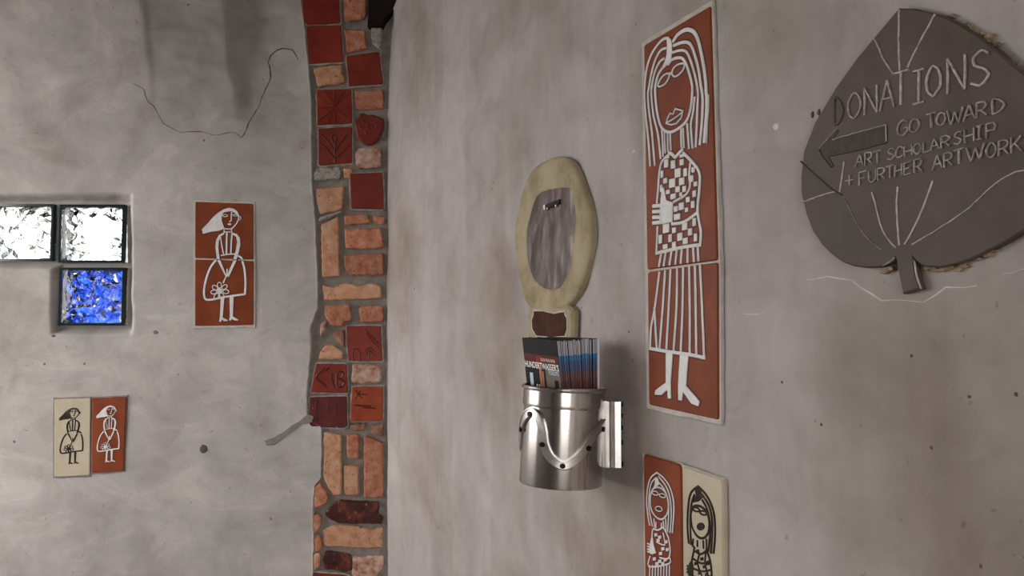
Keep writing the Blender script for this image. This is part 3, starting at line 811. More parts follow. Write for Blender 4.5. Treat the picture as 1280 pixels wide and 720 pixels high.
pc = [(68, 498.8), (113.5, 497.6), (112, 594.6), (67.4, 596.2)]
pr = [(115, 498), (157.8, 495.8), (154.8, 588.6), (114.3, 591.6)]
for pts, mat, lm, lab, xf, w in (
    (pc, 'tile_cream', 'slip_black', 'cream tile of black-lined girl with daisy, left half of a pair', lambda X, Y: (73.8 + (X - 252.5) * 0.545, 509.6 + (Y - 260) * 0.497), 1.25),
    (pr, 'terracotta', 'slip_white', 'small red tile of white-lined girl with daisy, joined to a cream tile', lambda X, Y: (120.4 + (X - 252.5) * 0.525, 506.8 + (Y - 260) * 0.5), 1.1)):
    t = thing('relief_tile', LW.pt(sum(q[0] for q in pts) / 4, pts[2][1], 0), lab, 'tile')
    b = bmesh.new(); slab(b, LW, rough_poly(tile_poly(LW, pts), 0.03, 0.0006, random), TF, 0.009, 0.002); tt = link('tile', b, mat, t)
    b = bmesh.new(); pp = [LW.hit(x, y, 0.001) for x, y in pts]; pp = offset_poly(pp if area2(pp) > 0 else pp[::-1], -0.004); slab(b, LW, rough_poly(pp, 0.02, 0.001, random), 0.0008, 0.008, 0.0008); link('grout', b, 'mortar_dark', t)
    girl(tt, tt, LW, xf, 0.00245 / 8 * 0.52, lm, w)

# --- tall panel on the right wall
MR = 0.00121
tp_up = [(804.6, 56.5), (887.6, 7), (896.4, 325.2), (808.6, 337.2)]
tp_lo = [(809.2, 340.2), (896.8, 328), (897.4, 524.8), (810.8, 505.8)]
p = thing('tile_panel', RW.pt(850, 515, 0), 'tall red two-tile panel of long-haired woman in chequered blouse, right wall', 'tile')
grout(RW, [tp_up[0], tp_up[1], tp_up[2], tp_lo[1], tp_lo[2], tp_lo[3], tp_lo[0], tp_up[3]], p, 0.0065)
t1 = tile_on(RW, tp_up, p, 'terracotta'); t2 = tile_on(RW, tp_lo, p, 'terracotta')
H = 0.0018
R3 = Art(RW, 800, 20, 7.2, TF, MR / 7.2 * 1.22); R5 = Art(RW, 800, 190, 4.5, TF, MR / 4.5 * 1.2); RB = Art(RW, 790, 260, 2.667, TF, MR / 2.667 * 1.2)
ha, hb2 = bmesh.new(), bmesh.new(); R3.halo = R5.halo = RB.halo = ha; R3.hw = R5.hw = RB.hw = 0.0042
d = lambda pts: [(x, y + 648) for x, y in pts]      # second crop starts 90 rows lower
b = bmesh.new()
for pts, w in (
    ([(265, 200), (220, 205), (170, 250), (110, 340), (70, 450), (50, 580), (44, 700)] + d([(48, 150), (58, 280), (72, 400), (86, 560), (95, 705)]), 20),
    ([(240, 290), (190, 310), (140, 400), (104, 530), (86, 640)] + d([(76, 50), (82, 180), (110, 380), (126, 560), (138, 700)]), 18),
    ([(225, 380), (180, 415), (135, 510), (113, 620)] + d([(106, 60), (126, 250), (163, 400), (180, 540), (190, 640)]), 18),
    ([(245, 430), (210, 465), (170, 525), (145, 610)] + d([(140, 40), (155, 200), (182, 320), (210, 372)]), 22),
    ([(300, 235), (340, 172), (400, 130), (450, 125), (497, 155), (530, 230), (556, 340), (580, 470), (595, 600)] + d([(598, 20), (604, 100), (602, 220), (592, 350), (580, 495)]), 27),
    ([(305, 268), (370, 242), (430, 238), (468, 272), (500, 360), (530, 480), (550, 620)] + d([(563, 50), (568, 150), (558, 350), (540, 515)]), 22),
    ([(295, 330), (350, 312), (405, 312), (440, 352), (475, 450), (505, 560)] + d([(526, 40), (522, 150), (514, 350), (505, 535)]), 19),
    (d([(497, 80), (485, 200), (463, 320), (468, 430), (478, 545)]), 17),
    (d([(428, 320), (437, 430), (445, 548)]), 17), (d([(392, 360), (400, 540)]), 14),
    (d([(200, 378), (208, 480), (212, 620)]), 14), (d([(224, 388), (232, 590)]), 12), (d([(252, 402), (256, 575)]), 12),
    (d([(622, 60), (622, 180), (612, 300), (605, 500)]), 6)):
    R3.line(b, pts, w, h=H)
R3.fill(b, [(245, 195), (280, 205), (292, 245), (293, 330), (285, 388), (240, 450), (200, 472), (226, 418), (246, 350), (250, 262)], H)
link('hair', b, 'slip_white', t1)
b = bmesh.new()
R3.line(b, [(255, 440), (290, 395), (335, 378), (380, 380), (414, 420), (445, 510), (468, 600)] + d([(475, 20), (462, 170), (428, 285), (370, 350), (290, 395), (232, 388), (192, 350)]), 21, h=H)
link('face', b, 'slip_white', t1)
b = bmesh.new()
R3.line(b, [(165, 630), (182, 580), (222, 530), (265, 518), (262, 560), (230, 610), (190, 634)], 13, True, h=H)
R3.line(b, [(292, 512), (310, 465), (350, 435), (400, 430), (395, 480), (350, 530), (310, 545)], 13, True, h=H)
R3.line(b, [(262, 522), (295, 512)], 20, h=H)
link('spectacles', b, 'slip_white', t1)
b = bmesh.new()
R3.line(b, d([(240, 318), (255, 265), (275, 228), (302, 236), (322, 188), (392, 205), (376, 270), (330, 320), (280, 332)]), 12, True, h=H, smooth=False)
R3.line(b, d([(245, 312), (310, 275), (385, 218)]), 10, h=H)
link('mouth', b, 'slip_white', t1)
b = bmesh.new()
R3.line(b, d([(276, 398), (278, 480), (282, 565)]), 15, h=H); R3.line(b, d([(375, 368), (374, 450), (378, 540)]), 15, h=H)
R3.line(b, d([(262, 580), (295, 598), (320, 622), (350, 592), (392, 548)]), 24, h=H)
link('neck', b, 'slip_white', t1)
b = bmesh.new()
R5.line(b, [(165, 15), (125, 55), (110, 130), (105, 205), (97, 290)], 12, h=H)
R5.line(b, [(245, 5), (290, 50), (335, 112), (337, 200), (326, 320), (336, 400), (345, 450), (340, 530)], 14, h=H)
R5.line(b, [(286, 58), (279, 130), (284, 190), (260, 240), (190, 282)], 11, h=H)
R5.line(b, [(182, 405), (250, 394), (326, 340)], 14, h=H); R5.line(b, [(186, 285), (182, 405)], 9, h=H)
R5.line(b, [(101, 418), (98, 500), (94, 568)], 11, h=H); R5.line(b, [(92, 570), (150, 556), (250, 534), (344, 522)], 15, h=H)
link('blouse', b, 'slip_white', t1)
b = bmesh.new()
R5.fill(b, [(118, 292), (126, 205), (136, 196), (150, 270), (188, 285), (184, 392), (130, 408), (112, 400)], H)
for y0, y1 in ((305, 300), (336, 332), (368, 366), (400, 394)): R5.line(b, [(74, y0), (130, y1)], 17, h=H)
link('hand', b, 'slip_white', t1)
b = bmesh.new()
for x, y, w, h_ in ((150, 65, 22, 46), (190, 70, 24, 46), (238, 58, 22, 34), (238, 22, 24, 18), (158, 28, 20, 16), (127, 125, 14, 40), (215, 118, 32, 50), (257, 115, 18, 45), (145, 162, 20, 30), (185, 175, 34, 50), (238, 165, 28, 40), (122, 205, 12, 40), (160, 225, 20, 25), (215, 210, 25, 34), (252, 208, 20, 34), (190, 250, 28, 30), (232, 238, 14, 22), (302, 100, 16, 30), (292, 150, 20, 36), (315, 180, 18, 26), (308, 235, 18, 36), (272, 268, 20, 30), (236, 305, 28, 40), (205, 320, 20, 30), (265, 325, 16, 24), (300, 295, 18, 40), (212, 365, 34, 34), (150, 430, 34, 50), (255, 420, 28, 40), (308, 395, 18, 46), (195, 440, 20, 30), (285, 450, 22, 40), (118, 490, 18, 48), (172, 485, 18, 44), (228, 477, 28, 44), (315, 480, 16, 44), (195, 525, 22, 40), (258, 500, 26, 34), (145, 532, 24, 26)):
    R5.fill(b, [(x - w / 2, y - h_ / 2 + w * 0.12), (x + w / 2, y - h_ / 2 - w * 0.12), (x + w / 2, y + h_ / 2 - w * 0.12), (x - w / 2, y + h_ / 2 + w * 0.12)], H)
link('check_pattern', b, 'slip_white', t1)['kind'] = 'stuff'
b = bmesh.new()
for x0, x1 in ((101, 91), (115, 107), (134, 126), (151, 146), (168, 164), (187, 187), (205, 208), (221, 223)): RB.line(b, [(x0, 140 - (x0 - 100) * 0.08), ((x0 + x1) / 2, 168 - (x0 - 100) * .1), (x1, 197 - (x0 - 95) * 0.15)], 7, h=H)
link('pleats', b, 'slip_white', t1)
RB.halo = hb2
b = bmesh.new()
for pts in ([(93, 212), (78, 330), (65, 400), (62, 468)], [(112, 208), (104, 330), (93, 470)], [(130, 204), (124, 330), (116, 470)], [(152, 200), (150, 330), (140, 476)], [(172, 197), (170, 330), (164, 482)], [(192, 194), (194, 330), (194, 486)], [(211, 192), (214, 330), (216, 490)], [(228, 188), (235, 330), (242, 498)], [(76, 330), (80, 400), (84, 470)]): RB.line(b, pts, 7, h=H)
RB.line(b, [(60, 468), (130, 480), (190, 488), (246, 500)], 9, h=H)
link('skirt', b, 'slip_white', t2)
b = bmesh.new()
for pts in ([(115, 482), (137, 486), (131, 582), (132, 635), (122, 635), (120, 605), (100, 624), (78, 622), (80, 608), (100, 592), (115, 582)], [(162, 488), (190, 492), (182, 592), (228, 645), (222, 661), (200, 652), (172, 612), (168, 642), (157, 640), (156, 592)]): RB.fill(b, pts, H)
link('legs', b, 'slip_white', t2)
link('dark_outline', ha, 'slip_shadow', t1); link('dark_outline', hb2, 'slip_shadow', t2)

# --- the pair at the lower edge of the picture
def lady(tt, mat, red):
    A8 = Art(RW, 800, 580, 5.143, TF, MR / 5.143 * 1.15)
    hh_ = bmesh.new()
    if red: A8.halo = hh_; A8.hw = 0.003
    b = bmesh.new()
    if red:
        for pts, w in (([(110, 55), (70, 90), (50, 160), (45, 250), (55, 340), (65, 395)], 9), ([(110, 85), (76, 120), (62, 190), (60, 280), (72, 350), (82, 400)], 8), ([(110, 55), (150, 85), (190, 140), (215, 220), (220, 300), (210, 442)], 9), ([(122, 80), (168, 140), (196, 220), (203, 330), (195, 442)], 8), ([(120, 115), (160, 165), (183, 240), (186, 330), (180, 436)], 8), ([(92, 350), (96, 408)], 8), ([(152, 365), (156, 420)], 8), ([(168, 350), (170, 430)], 8)): A8.line(b, pts, w)
        A8.fill(b, [(100, 95), (118, 90), (125, 130), (108, 148), (82, 165), (98, 132)])
    else:
        for pts, w in (([(375, 145), (330, 182), (312, 260), (306, 400), (315, 512)], 12), ([(352, 195), (332, 260), (324, 380), (330, 520)], 12), ([(375, 145), (420, 190), (455, 250), (478, 330), (484, 450), (474, 575)], 13), ([(398, 195), (445, 270), (465, 380), (457, 575)], 13), ([(400, 230), (436, 300), (452, 420), (440, 562)], 12), ([(344, 480), (340, 532)], 10), ([(370, 490), (370, 532)], 10), ([(408, 490), (410, 545)], 10), ([(428, 480), (430, 560)], 10)): A8.line(b, pts, w)
        A8.fill(b, [(352, 150), (385, 148), (405, 215), (380, 240), (338, 250), (362, 200)])
    link('hair', b, mat, tt)
    b = bmesh.new()
    if red:
        A8.line(b, [(110, 150), (82, 165), (68, 220), (74, 290), (105, 340), (145, 355), (176, 320), (186, 260), (172, 195), (142, 158)], 9, True)
        A8.oval(b, 100, 187, 20, 12, 6, 0.3); A8.oval(b, 147, 203, 20, 12, 6, 0.3); A8.line(b, [(118, 194), (130, 198)], 6); A8.oval(b, 123, 288, 22, 15, 6, 0.3)
    else:
        A8.line(b, [(350, 270), (330, 310), (328, 350), (338, 410), (370, 465), (410, 476), (440, 440), (446, 370), (430, 310), (395, 275)], 12, True)
        A8.oval(b, 362, 292, 22, 12, 9, 0.3); A8.oval(b, 408, 314, 22, 12, 9, 0.3); A8.line(b, [(330, 270), (352, 282)], 10); A8.oval(b, 392, 402, 25, 26, 0, 0.4)
    link('face', b, mat, tt)
    b = bmesh.new(); h2 = bmesh.new(); sk = bmesh.new(); chk = bmesh.new()
    if red:
        for pts, w in (([(105, 372), (104, 412)], 8), ([(140, 378), (140, 408)], 8), ([(88, 415), (118, 424), (150, 405)], 9), ([(84, 420), (76, 500)], 8), ([(152, 408), (184, 470), (196, 560), (182, 608), (130, 602)], 9), ([(150, 440), (162, 520), (108, 500)], 8), ([(68, 590), (60, 660), (190, 640), (192, 600)], 9)): A8.line(b, pts, w)
        for x, y in ((105, 455), (130, 470), (120, 490), (170, 500), (150, 545), (178, 550), (135, 575), (95, 610), (130, 625), (165, 615), (112, 640), (150, 640)): A8.fill(chk, [(x - 10, y - 9), (x + 8, y - 12), (x + 9, y + 9), (x - 9, y + 12)])
        A8.fill(h2, [(74, 478), (84, 470), (90, 520), (106, 572), (78, 582), (60, 562), (64, 530)])
        for y in (510, 528, 546, 562): A8.line(h2, [(50, y), (72, y + 10)], 8)
        for x in range(66, 195, 18): A8.line(sk, [(x, 650), (x - 4 + (x - 120) * 0.05, 850), (x + (x - 120) * 0.2, 1040)], 8)
    else:
        for pts, w in (([(352, 530), (345, 570), (332, 640), (334, 720)], 12), ([(425, 545), (452, 620), (462, 720), (455, 800)], 12), ([(352, 560), (390, 580), (425, 560)], 10), ([(345, 610), (400, 640), (455, 620)], 10), ([(385, 570), (372, 640), (400, 720)], 10), ([(340, 670), (400, 690), (460, 680)], 10), ([(425, 560), (420, 640), (440, 720)], 10), ([(335, 720), (400, 735), (460, 720)], 10)): A8.line(b, pts, w)
        for x, y in ((372, 560), (400, 610), (360, 640), (415, 660), (438, 640), (385, 700), (430, 710)): A8.fill(chk, [(x - 9, y - 9), (x + 8, y - 12), (x + 9, y + 9), (x - 9, y + 12)])
        A8.fill(h2, [(318, 640), (335, 615), (345, 660), (342, 720), (315, 720), (306, 670)])
        for y in (655, 675, 695): A8.line(h2, [(303, y), (325, y + 6)], 9)
        for x in range(335, 465, 20): A8.line(sk, [(x, 740), (x - 4 + (x - 400) * 0.05, 900), (x + (x - 400) * 0.2, 1100)], 10)
    link('blouse', b, mat, tt); link('hand', h2, mat, tt); link('skirt', sk, mat, tt); link('check_pattern', chk, mat, tt)['kind'] = 'stuff'
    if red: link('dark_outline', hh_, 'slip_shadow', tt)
for pts, mat, lm, lab, red in (([(803.6, 567), (851.4, 580.9), (854, 815), (806.5, 780)], 'terracotta', 'slip_white', 'red tile of white-lined woman with long hair, below the tall panel', True), ([(852.6, 582), (903, 598.8), (905, 852), (855, 816)], 'tile_cream', 'slip_black', 'cream tile of dark-lined long-haired woman, beside red tile, right wall', False)):
    t = thing('relief_tile', RW.pt((pts[2][0] + pts[3][0]) / 2, pts[2][1], 0), lab, 'tile')
    off = 0.009
    b = bmesh.new(); slab(b, RW, tile_poly(RW, pts, TF, 0.006), TF, 0.012, 0.0022); tt = link('tile', b, mat, t)
    lady(tt, lm, red)
    grout(RW, pts, t, 0.0015)

# ------------------------------------------------------------------ donation plate in its cement oval
p = thing('donation_plate', RW.pt(692, 415, 0), 'oval steel plate with coin slot in a cement ring above the brochures', 'donation box')
def resample(poly, n):
    poly = catmull(poly, 4, True); L = [0.0]
    for i in range(len(poly)): L.append(L[-1] + (Vector(poly[(i + 1) % len(poly)]) - Vector(poly[i])).length)
    out = []; k = 0
    for i in range(n):
        s = L[-1] * i / n
        while L[k + 1] < s: k += 1
        t = (s - L[k]) / max(1e-9, L[k + 1] - L[k]); a, b_ = poly[k], poly[(k + 1) % len(poly)]
        out.append((a[0] + (b_[0] - a[0]) * t, a[1] + (b_[1] - a[1]) * t))
    return out
outer = [(620 + x / 3, 180 + y / 3) for x, y in ((230, 48), (265, 50), (300, 80), (330, 150), (355, 220), (370, 320), (360, 420), (332, 520), (296, 585), (250, 625), (170, 630), (122, 600), (100, 520), (85, 430), (78, 330), (95, 230), (113, 160), (135, 110), (165, 76), (200, 60))]
inner = [(655 + x / 5.143, 230 + y / 5.143) for x, y in ((180, 30), (290, 28), (318, 110), (325, 240), (312, 400), (290, 540), (222, 668), (135, 672), (60, 610), (20, 480), (13, 330), (30, 220), (80, 78))]
N = 72
oo = resample([RW.hit(x, y) for x, y in outer], N); ii = resample([RW.hit(x, y, 0.004) for x, y in inner], N)
b = bmesh.new(); rings = []
for t, off in ((0.0, -0.006), (0.0, 0.001), (0.05, 0.0048), (0.16, 0.0075), (0.30, 0.0078), (0.5, 0.0060), (0.8, 0.0035), (0.97, 0.0027), (1.0, 0.0018), (1.03, -0.004)):
    r = []
    for i in range(N):
        a_, z = oo[i][0] + (ii[i][0] - oo[i][0]) * t, oo[i][1] + (ii[i][1] - oo[i][1]) * t
        r.append(b.verts.new(RW.P(a_ + 0.0012 * nz(a_ * 60, z * 60), z + 0.0015 * nz(a_ * 50, z * 50, 5), off + (0.0015 * nz(a_ * 40, z * 40, 2) if 0 < t < 1 else 0))))
    rings.append(r)
for r, s in zip(rings, rings[1:]):
    for i in range(N): b.faces.new((r[i], r[(i + 1) % N], s[(i + 1) % N], s[i]))
link('cement_ring', b, 'cement', p, smooth=True)
b = bmesh.new(); slab(b, RW, offset_poly(ii if area2(ii) > 0 else ii[::-1], -0.003), 0.0012, 0.01, 0.0004); link('steel_plate', b, 'steel_plate', p)
b = bmesh.new(); slab(b, RW, [RW.hit(x, y, 0.004) for x, y in ((679, 256.8), (698.6, 249), (699, 255.2), (679.6, 262.6))], 0.004, 0.004, 0.0008); sl = link('coin_slot', b, 'black', p)
for x, y in ((683.5, 260.8), (694.5, 257.2)):
    b = bmesh.new(); c = RW.hit(x, y, 0.005); slab(b, RW, [(c[0] + 0.0032 * math.cos(k * 0.785), c[1] + 0.0028 * math.sin(k * 0.785)) for k in range(8)], 0.0052, 0.004, 0.001); link('screw', b, 'steel_worn', sl)
b = bmesh.new(); slab(b, RW, [RW.hit(x, y, 0.005) for x, y in ((679, 256.6), (681, 255.8), (681.4, 262), (679.6, 262.8))], 0.005, 0.004, 0.0004); link('slot_lip', b, 'steel_worn', sl)
cem = [(640 + x / 10.667, 370 + y / 10.667) for x, y in ((235, 140), (205, 300), (208, 480), (225, 700), (400, 760), (650, 760), (800, 700), (812, 400), (812, 200), (770, 130), (500, 110))]
b = bmesh.new(); slab(b, RW, rough_poly([RW.hit(x, y, 0.007) for x, y in cem], 0.02, 0.001, random), 0.008, 0.012, 0.005); link('cement_tongue', b, 'cement', p)
wood = [(640 + x / 10.667, 370 + y / 10.667) for x, y in ((290, 203), (420, 205), (480, 222), (560, 237), (620, 225), (690, 215), (700, 265), (722, 295), (725, 440), (700, 530), (500, 545), (320, 525), (270, 440), (262, 320), (285, 260))]
b = bmesh.new(); slab(b, RW, [RW.hit(x, y, 0.009) for x, y in wood], 0.0092, 0.004, 0.0006); link('wood_plug', b, 'wood_dark', p)['label'] = 'dark brown wooden plug set in the cement below the oval'
b = bmesh.new(); q = [RW.hit(x, y, 0.0086) for x, y in wood]; slab(b, RW, rough_poly(offset_poly(q if area2(q) > 0 else q[::-1], -0.003), 0.01, 0.0012, random), 0.0086, 0.004, 0.0006); link('pale_edge', b, 'grout', p)

# ------------------------------------------------------------------ brochure holder
R = 0.0635
wallp = RW.pt(700, 520)
dirv = ray(700, 490); dirv.z = 0
lo = 1.0
for _ in range(60):                        # the axis stands 78 mm off the wall, on the sight line through column 700
    P = Vector((dirv.x, dirv.y, 0)) * lo
    dist = (P - RW.O).dot(RW.n) ; lo += (dist - 0.080) * 0.5
CX, CY = P.x, P.y
zof = lambda py, y=None: EYE + (ray(700, py).z / ray(700, py).y) * (CY if y is None else y)
ZT, ZB = zof(482, CY), zof(603)
TILT = Matrix.Translation((CX, CY, ZB)) @ Matrix.Rotation(math.radians(2.6), 4, 'Y') @ Matrix.Translation((-CX, -CY, -ZB))
HGT = ZT - ZB
p = thing('brochure_holder', (CX, CY, ZB), 'cylindrical stainless steel can with wavy metal band, holding brochures on the wall', 'holder')
def lathe(prof, n=72):
    bmm = bmesh.new(); rr = []
    for r, z in prof: rr.append([bmm.verts.new(TILT @ Vector((CX + r * math.cos(6.28318 * i / n), CY + r * math.sin(6.28318 * i / n), ZB + z))) for i in range(n)])
    for a_, c_ in zip(rr, rr[1:]):
        for i in range(n): bmm.faces.new((a_[i], a_[(i + 1) % n], c_[(i + 1) % n], c_[i]))
    return bmm
hb = HGT - 0.030
b = lathe([(0.0005, 0.004), (R - 0.002, 0.004), (R + 0.0010, 0.0), (R + 0.0018, 0.002), (R - 0.001, hb), (R - 0.002, hb + 0.001), (R - 0.002, 0.008), (0.0005, 0.008)])
link('body', b, 'steel', p, smooth=True, sharp=True)
b = lathe([(R - 0.0033, hb - 0.002), (R + 0.0004, hb - 0.002), (R + 0.0012, hb), (R + 0.0015, hb + 0.004), (R + 0.0012, HGT - 0.007), (R + 0.004, HGT - 0.004), (R + 0.0045, HGT - 0.001), (R + 0.003, HGT + 0.0005), (R - 0.0005, HGT - 0.002), (R - 0.0018, HGT - 0.007), (R - 0.0018, hb), (R - 0.0033, hb - 0.002)])
link('rim', b, 'steel', p, smooth=True, sharp=True)
# wavy band
WAVE = [(-0.05, 470), (30, 440), (52, 350), (72, 280), (108, 228), (150, 260), (172, 330), (186, 405), (222, 475), (292, 515), (365, 480), (420, 412), (462, 345), (512, 300), (540, 285), (600, 350)]
def wave_pt(x, y):
    s = max(-1.35, min(1.35, (x - 298) / 238)); ang = math.asin(max(-1, min(1, s))) if abs(s) <= 0.985 else math.copysign(math.asin(0.985) + (abs(s) - 0.985) * 1.6, s)
    return ang, ZT - (y - 76) * 0.000262
wp = [wave_pt(x, y) for x, y in WAVE]; wp = catmull([(a_ * R, z) for a_, z in wp], 5)
def on_can(s, z, r): a_ = s / R; return TILT @ Vector((CX + r * math.sin(a_), CY - r * math.cos(a_), z))
b = bmesh.new(); rows = []
for i in range(len(wp)):
    t = Vector(wp[min(i + 1, len(wp) - 1)]) - Vector(wp[max(i - 1, 0)]); t.normalize(); s = Vector((-t.y, t.x)) * 0.0068; q = Vector(wp[i])
    rows.append([b.verts.new(on_can(q.x + s.x * k, q.y + s.y * k, r)) for k, r in ((-1, R - 0.002), (-1, R + 0.0022), (-0.75, R + 0.0038), (0.6, R + 0.0038), (0.72, R + 0.0050), (0.95, R + 0.0050), (1, R + 0.003), (1, R - 0.002))])
for r, s in zip(rows, rows[1:]):
    for j in range(7): b.faces.new((r[j], s[j], s[j + 1], r[j + 1]))
b.faces.new(rows[0]); b.faces.new(rows[-1][::-1])
wb = link('wavy_band', b, 'steel_worn', p); wb['label'] = 'wavy worn metal band bent round the can like joined horseshoes'
for x, y in ((62, 345), (108, 240), (180, 404), (290, 515), (427, 414), (512, 314)):
    a_, z = wave_pt(x, y); b = bmesh.new(); ring = []
    for k in range(10):
        th = 0.6283 * k; ring.append((a_ * R + 0.0042 * math.cos(th), z + 0.0040 * math.sin(th)))
    f = [b.verts.new(on_can(*q, R + 0.0058)) for q in ring]; g_ = [b.verts.new(on_can(*q, R + 0.002)) for q in ring]
    b.faces.new(f)
    for k in range(10): b.faces.new((f[k], f[(k + 1) % 10], g_[(k + 1) % 10], g_[k]))
    link('nail_head', b, 'black', wb)
# bracket to the wall
yb = 1.262
def bxy(px, y=None): yy = yb if y is None else y; r = ray(px, 540); return (r.x / r.y * yy, yy)
x0 = bxy(750.5)[0]; x1 = bxy(764.5)[0]; x2 = bxy(777.5)[0]
prof = [(x0, yb + 0.022), (x0, yb + 0.004), (x0 + 0.003, yb), (x0 + 0.008, yb - 0.002), (x1 - 0.004, yb - 0.003), (x1 - 0.0005, yb), (x1 + 0.0005, yb + 0.002), (x1 + 0.0025, yb - 0.001), (x1 + 0.005, yb - 0.002), (x2 - 0.002, yb - 0.002), (x2, yb), (x2, yb + 0.022), (x2 - 0.006, yb + 0.03), (x0 + 0.004, yb + 0.03)]
zt, zb_ = EYE + (ray(764, 501).z / ray(764, 501).y) * yb, EYE + (ray(764, 584).z / ray(764, 584).y) * yb
b = bmesh.new(); tp = [b.verts.new((x, y, zt - (0.001 if i % 3 else 0) - (x - x0) * 0.03)) for i, (x, y) in enumerate(prof)]; bt = [b.verts.new((x, y, zb_ - (x - x0) * 0.03)) for x, y in prof]
for i in range(len(prof)):
    j = (i + 1) % len(prof); b.faces.new((tp[i], tp[j], bt[j], bt[i]))
b.faces.new(tp); b.faces.new(bt[::-1])
br = link('bracket', b, 'steel_worn', p); br['label'] = 'folded pale metal bracket fixing the can to the wall'
for f in (0.05, 0.22, 0.40, 0.62, 0.95):
    z = zt - (zt - zb_) * f; b = bmesh.new(); box(b, x2 - 0.001, yb - 0.0025, z - 0.004, x2 + 0.0014, yb + 0.02, z + 0.003); link('notch', b, 'black', br)
b = bmesh.new(); box(b, CX + R - 0.012, CY - 0.006, ZB + 0.03, x1, CY + 0.010, ZB + 0.10); link('bracket_arm', b, 'steel_worn', p)

# brochures: x across the cover, y towards the wall, z up; origin at the bottom of the sheet
BW, BH, NB = 0.0945, 0.205, 25
al = math.radians(57.0)
wv = Vector((math.cos(al), -math.sin(al), 0)); sv = Vector((math.sin(al), math.cos(al), 0))
rotz = math.atan2(wv.y, wv.x)
def proto_brochure():
    root = bpy.data.objects.new('brochure', None); COL.objects.link(root); ORG[root.name] = Vector((0, 0, 0)); root.empty_display_size = 0.03
    b = bmesh.new()      # the block of pages fans a little wider at the top
    v = [b.verts.new(q) for q in ((-BW / 2, -0.0005, 0), (BW / 2, -0.0006, 0), (BW / 2, 0.0007, 0), (-BW / 2, 0.0005, 0), (-BW / 2, -0.0010, BH), (BW / 2 , -0.0012, BH), (BW / 2, 0.0013, BH), (-BW / 2, 0.0008, BH))]
    for f in ((0, 1, 2, 3), (4, 5, 6, 7), (0, 1, 5, 4), (1, 2, 6, 5), (2, 3, 7, 6), (3, 0, 4, 7)): b.faces.new([v[i] for i in f])
    pg = link('pages', b, 'page_edges', root)
    b = bmesh.new()
    v = [b.verts.new(q) for q in ((-BW / 2, -0.0009, 0), (BW / 2 + .0006, -0.0009, 0), (BW / 2 + .0006, -0.0005, 0), (-BW / 2, -0.0005, 0), (-BW / 2, -0.00145, BH + .0005), (BW / 2 + .0006, -0.0017, BH + .0005), (BW / 2 + .0006, -0.0012, BH + .0005), (-BW / 2, -0.0010, BH + .0005))]
    for f in ((0, 1, 2, 3), (4, 5, 6, 7), (0, 1, 5, 4), (1, 2, 6, 5), (2, 3, 7, 6), (3, 0, 4, 7)): b.faces.new([v[i] for i in f])
    cv = link('cover', b, ['print_black', 'cover_edge'], root)
    for f in cv.data.polygons:
        if abs(f.normal.x) > 0.8: f.material_index = 1
    return root, pg, cv
root0, pg0, cv0 = proto_brochure()
TOPZ = zof(424.5, CY - 0.02)
T = 0.0775
rb = random.Random(3)
for i in range(NB):
    f = i / (NB - 1)
    if i == 0: o = root0
    else:
        o = root0.copy(); COL.objects.link(o)
        for ch in (pg0, cv0):
            c = ch.copy(); COL.objects.link(c); c.parent = o
            if i == NB - 1 and ch is pg0:
                c.data = ch.data.copy(); c.data.materials[0] = M['paper_white']
                for vv in c.data.vertices:
                    vv.co.y = vv.co.y * 2.2 + 0.001
    th = math.radians(8.4 * (1 - f) + 0.2)
    top = Vector((CX, CY, TOPZ)) + sv * (-T / 2 + T * f) + wv * (rb.uniform(-0.001, 0.0012) if i else 0.0)
    top.z += (0 if i == 0 else rb.uniform(-0.0012, 0.0012)) + 0.002 * f
    # the sheet leans outward: its foot is closer to the wall than its head
    rot = Matrix.Rotation(rotz, 3, 'Z') @ Matrix.Rotation(th, 3, 'X') @ Matrix.Rotation(math.radians(2.9 - 2.2 * f), 3, 'Y')
    o.location = top - rot @ Vector((0, 0, BH))
    o.rotation_euler = rot.to_euler()
    if i == 0: tag(o, 'front brochure showing its black cover with white title lettering', 'brochure', 'brochures in the steel holder')
    elif i == NB - 1: tag(o, 'thick white-edged brochure at the back of the holder, nearest the wall', 'brochure', 'brochures in the steel holder')
    else: tag(o, 'thin brochure standing behind the black front one in the steel can', 'brochure', 'brochures in the steel holder')
# what is printed on the front cover
def cover_patch(name, x0, z0, x1, z1, mat, lift=0.0003, skew=0.0):
    """z measured downward from the head of the cover"""
    b = bmesh.new(); q = []
    for x, z in ((x0, z1), (x1, z1), (x1 + skew, z0), (x0 + skew, z0)):
        xx = -BW / 2 + BW * x; zz = BH - z; yy = -0.0009 - 0.0006 * (zz / BH)
        yy -= 0.0002 * (zz / BH) * x
        q.append((xx, yy, zz))
    f = [b.verts.new((x, y - lift, z)) for x, y, z in q]; g_ = [b.verts.new((x, y + 0.0002, z)) for x, y, z in q]
    b.faces.new(f); b.faces.new(g_[::-1])
    for k in range(4): b.faces.new((f[k], f[(k + 1) % 4], g_[(k + 1) % 4], g_[k]))
    return link(name, b, mat, cv0)
cover_patch('dark_red_band', 0.01, 0.024, 0.99, 0.036, 'print_dark_red', 0.00015)
cover_patch('red_patch', 0.36, 0.026, 0.50, 0.047, 'print_red', 0.0002)
cover_patch('picture_panel', 0.60, 0.044, 0.99, 0.085, 'print_grey', 0.00018)
cover_patch('door_picture', 0.83, 0.061, 0.94, 0.085, 'black', 0.0003)
cover_patch('sky_picture', 0.13, 0.055, 0.22, 0.085, 'print_blue', 0.0003)
cover_patch('column_picture', 0.42, 0.046, 0.48, 0.080, 'print_orange', 0.0003)
cover_patch('column_picture', 0.50, 0.050, 0.535, 0.080, 'print_orange', 0.0003)
cover_patch('red_patch', 0.44, 0.073, 0.58, 0.085, 'print_dark_red', 0.00025)
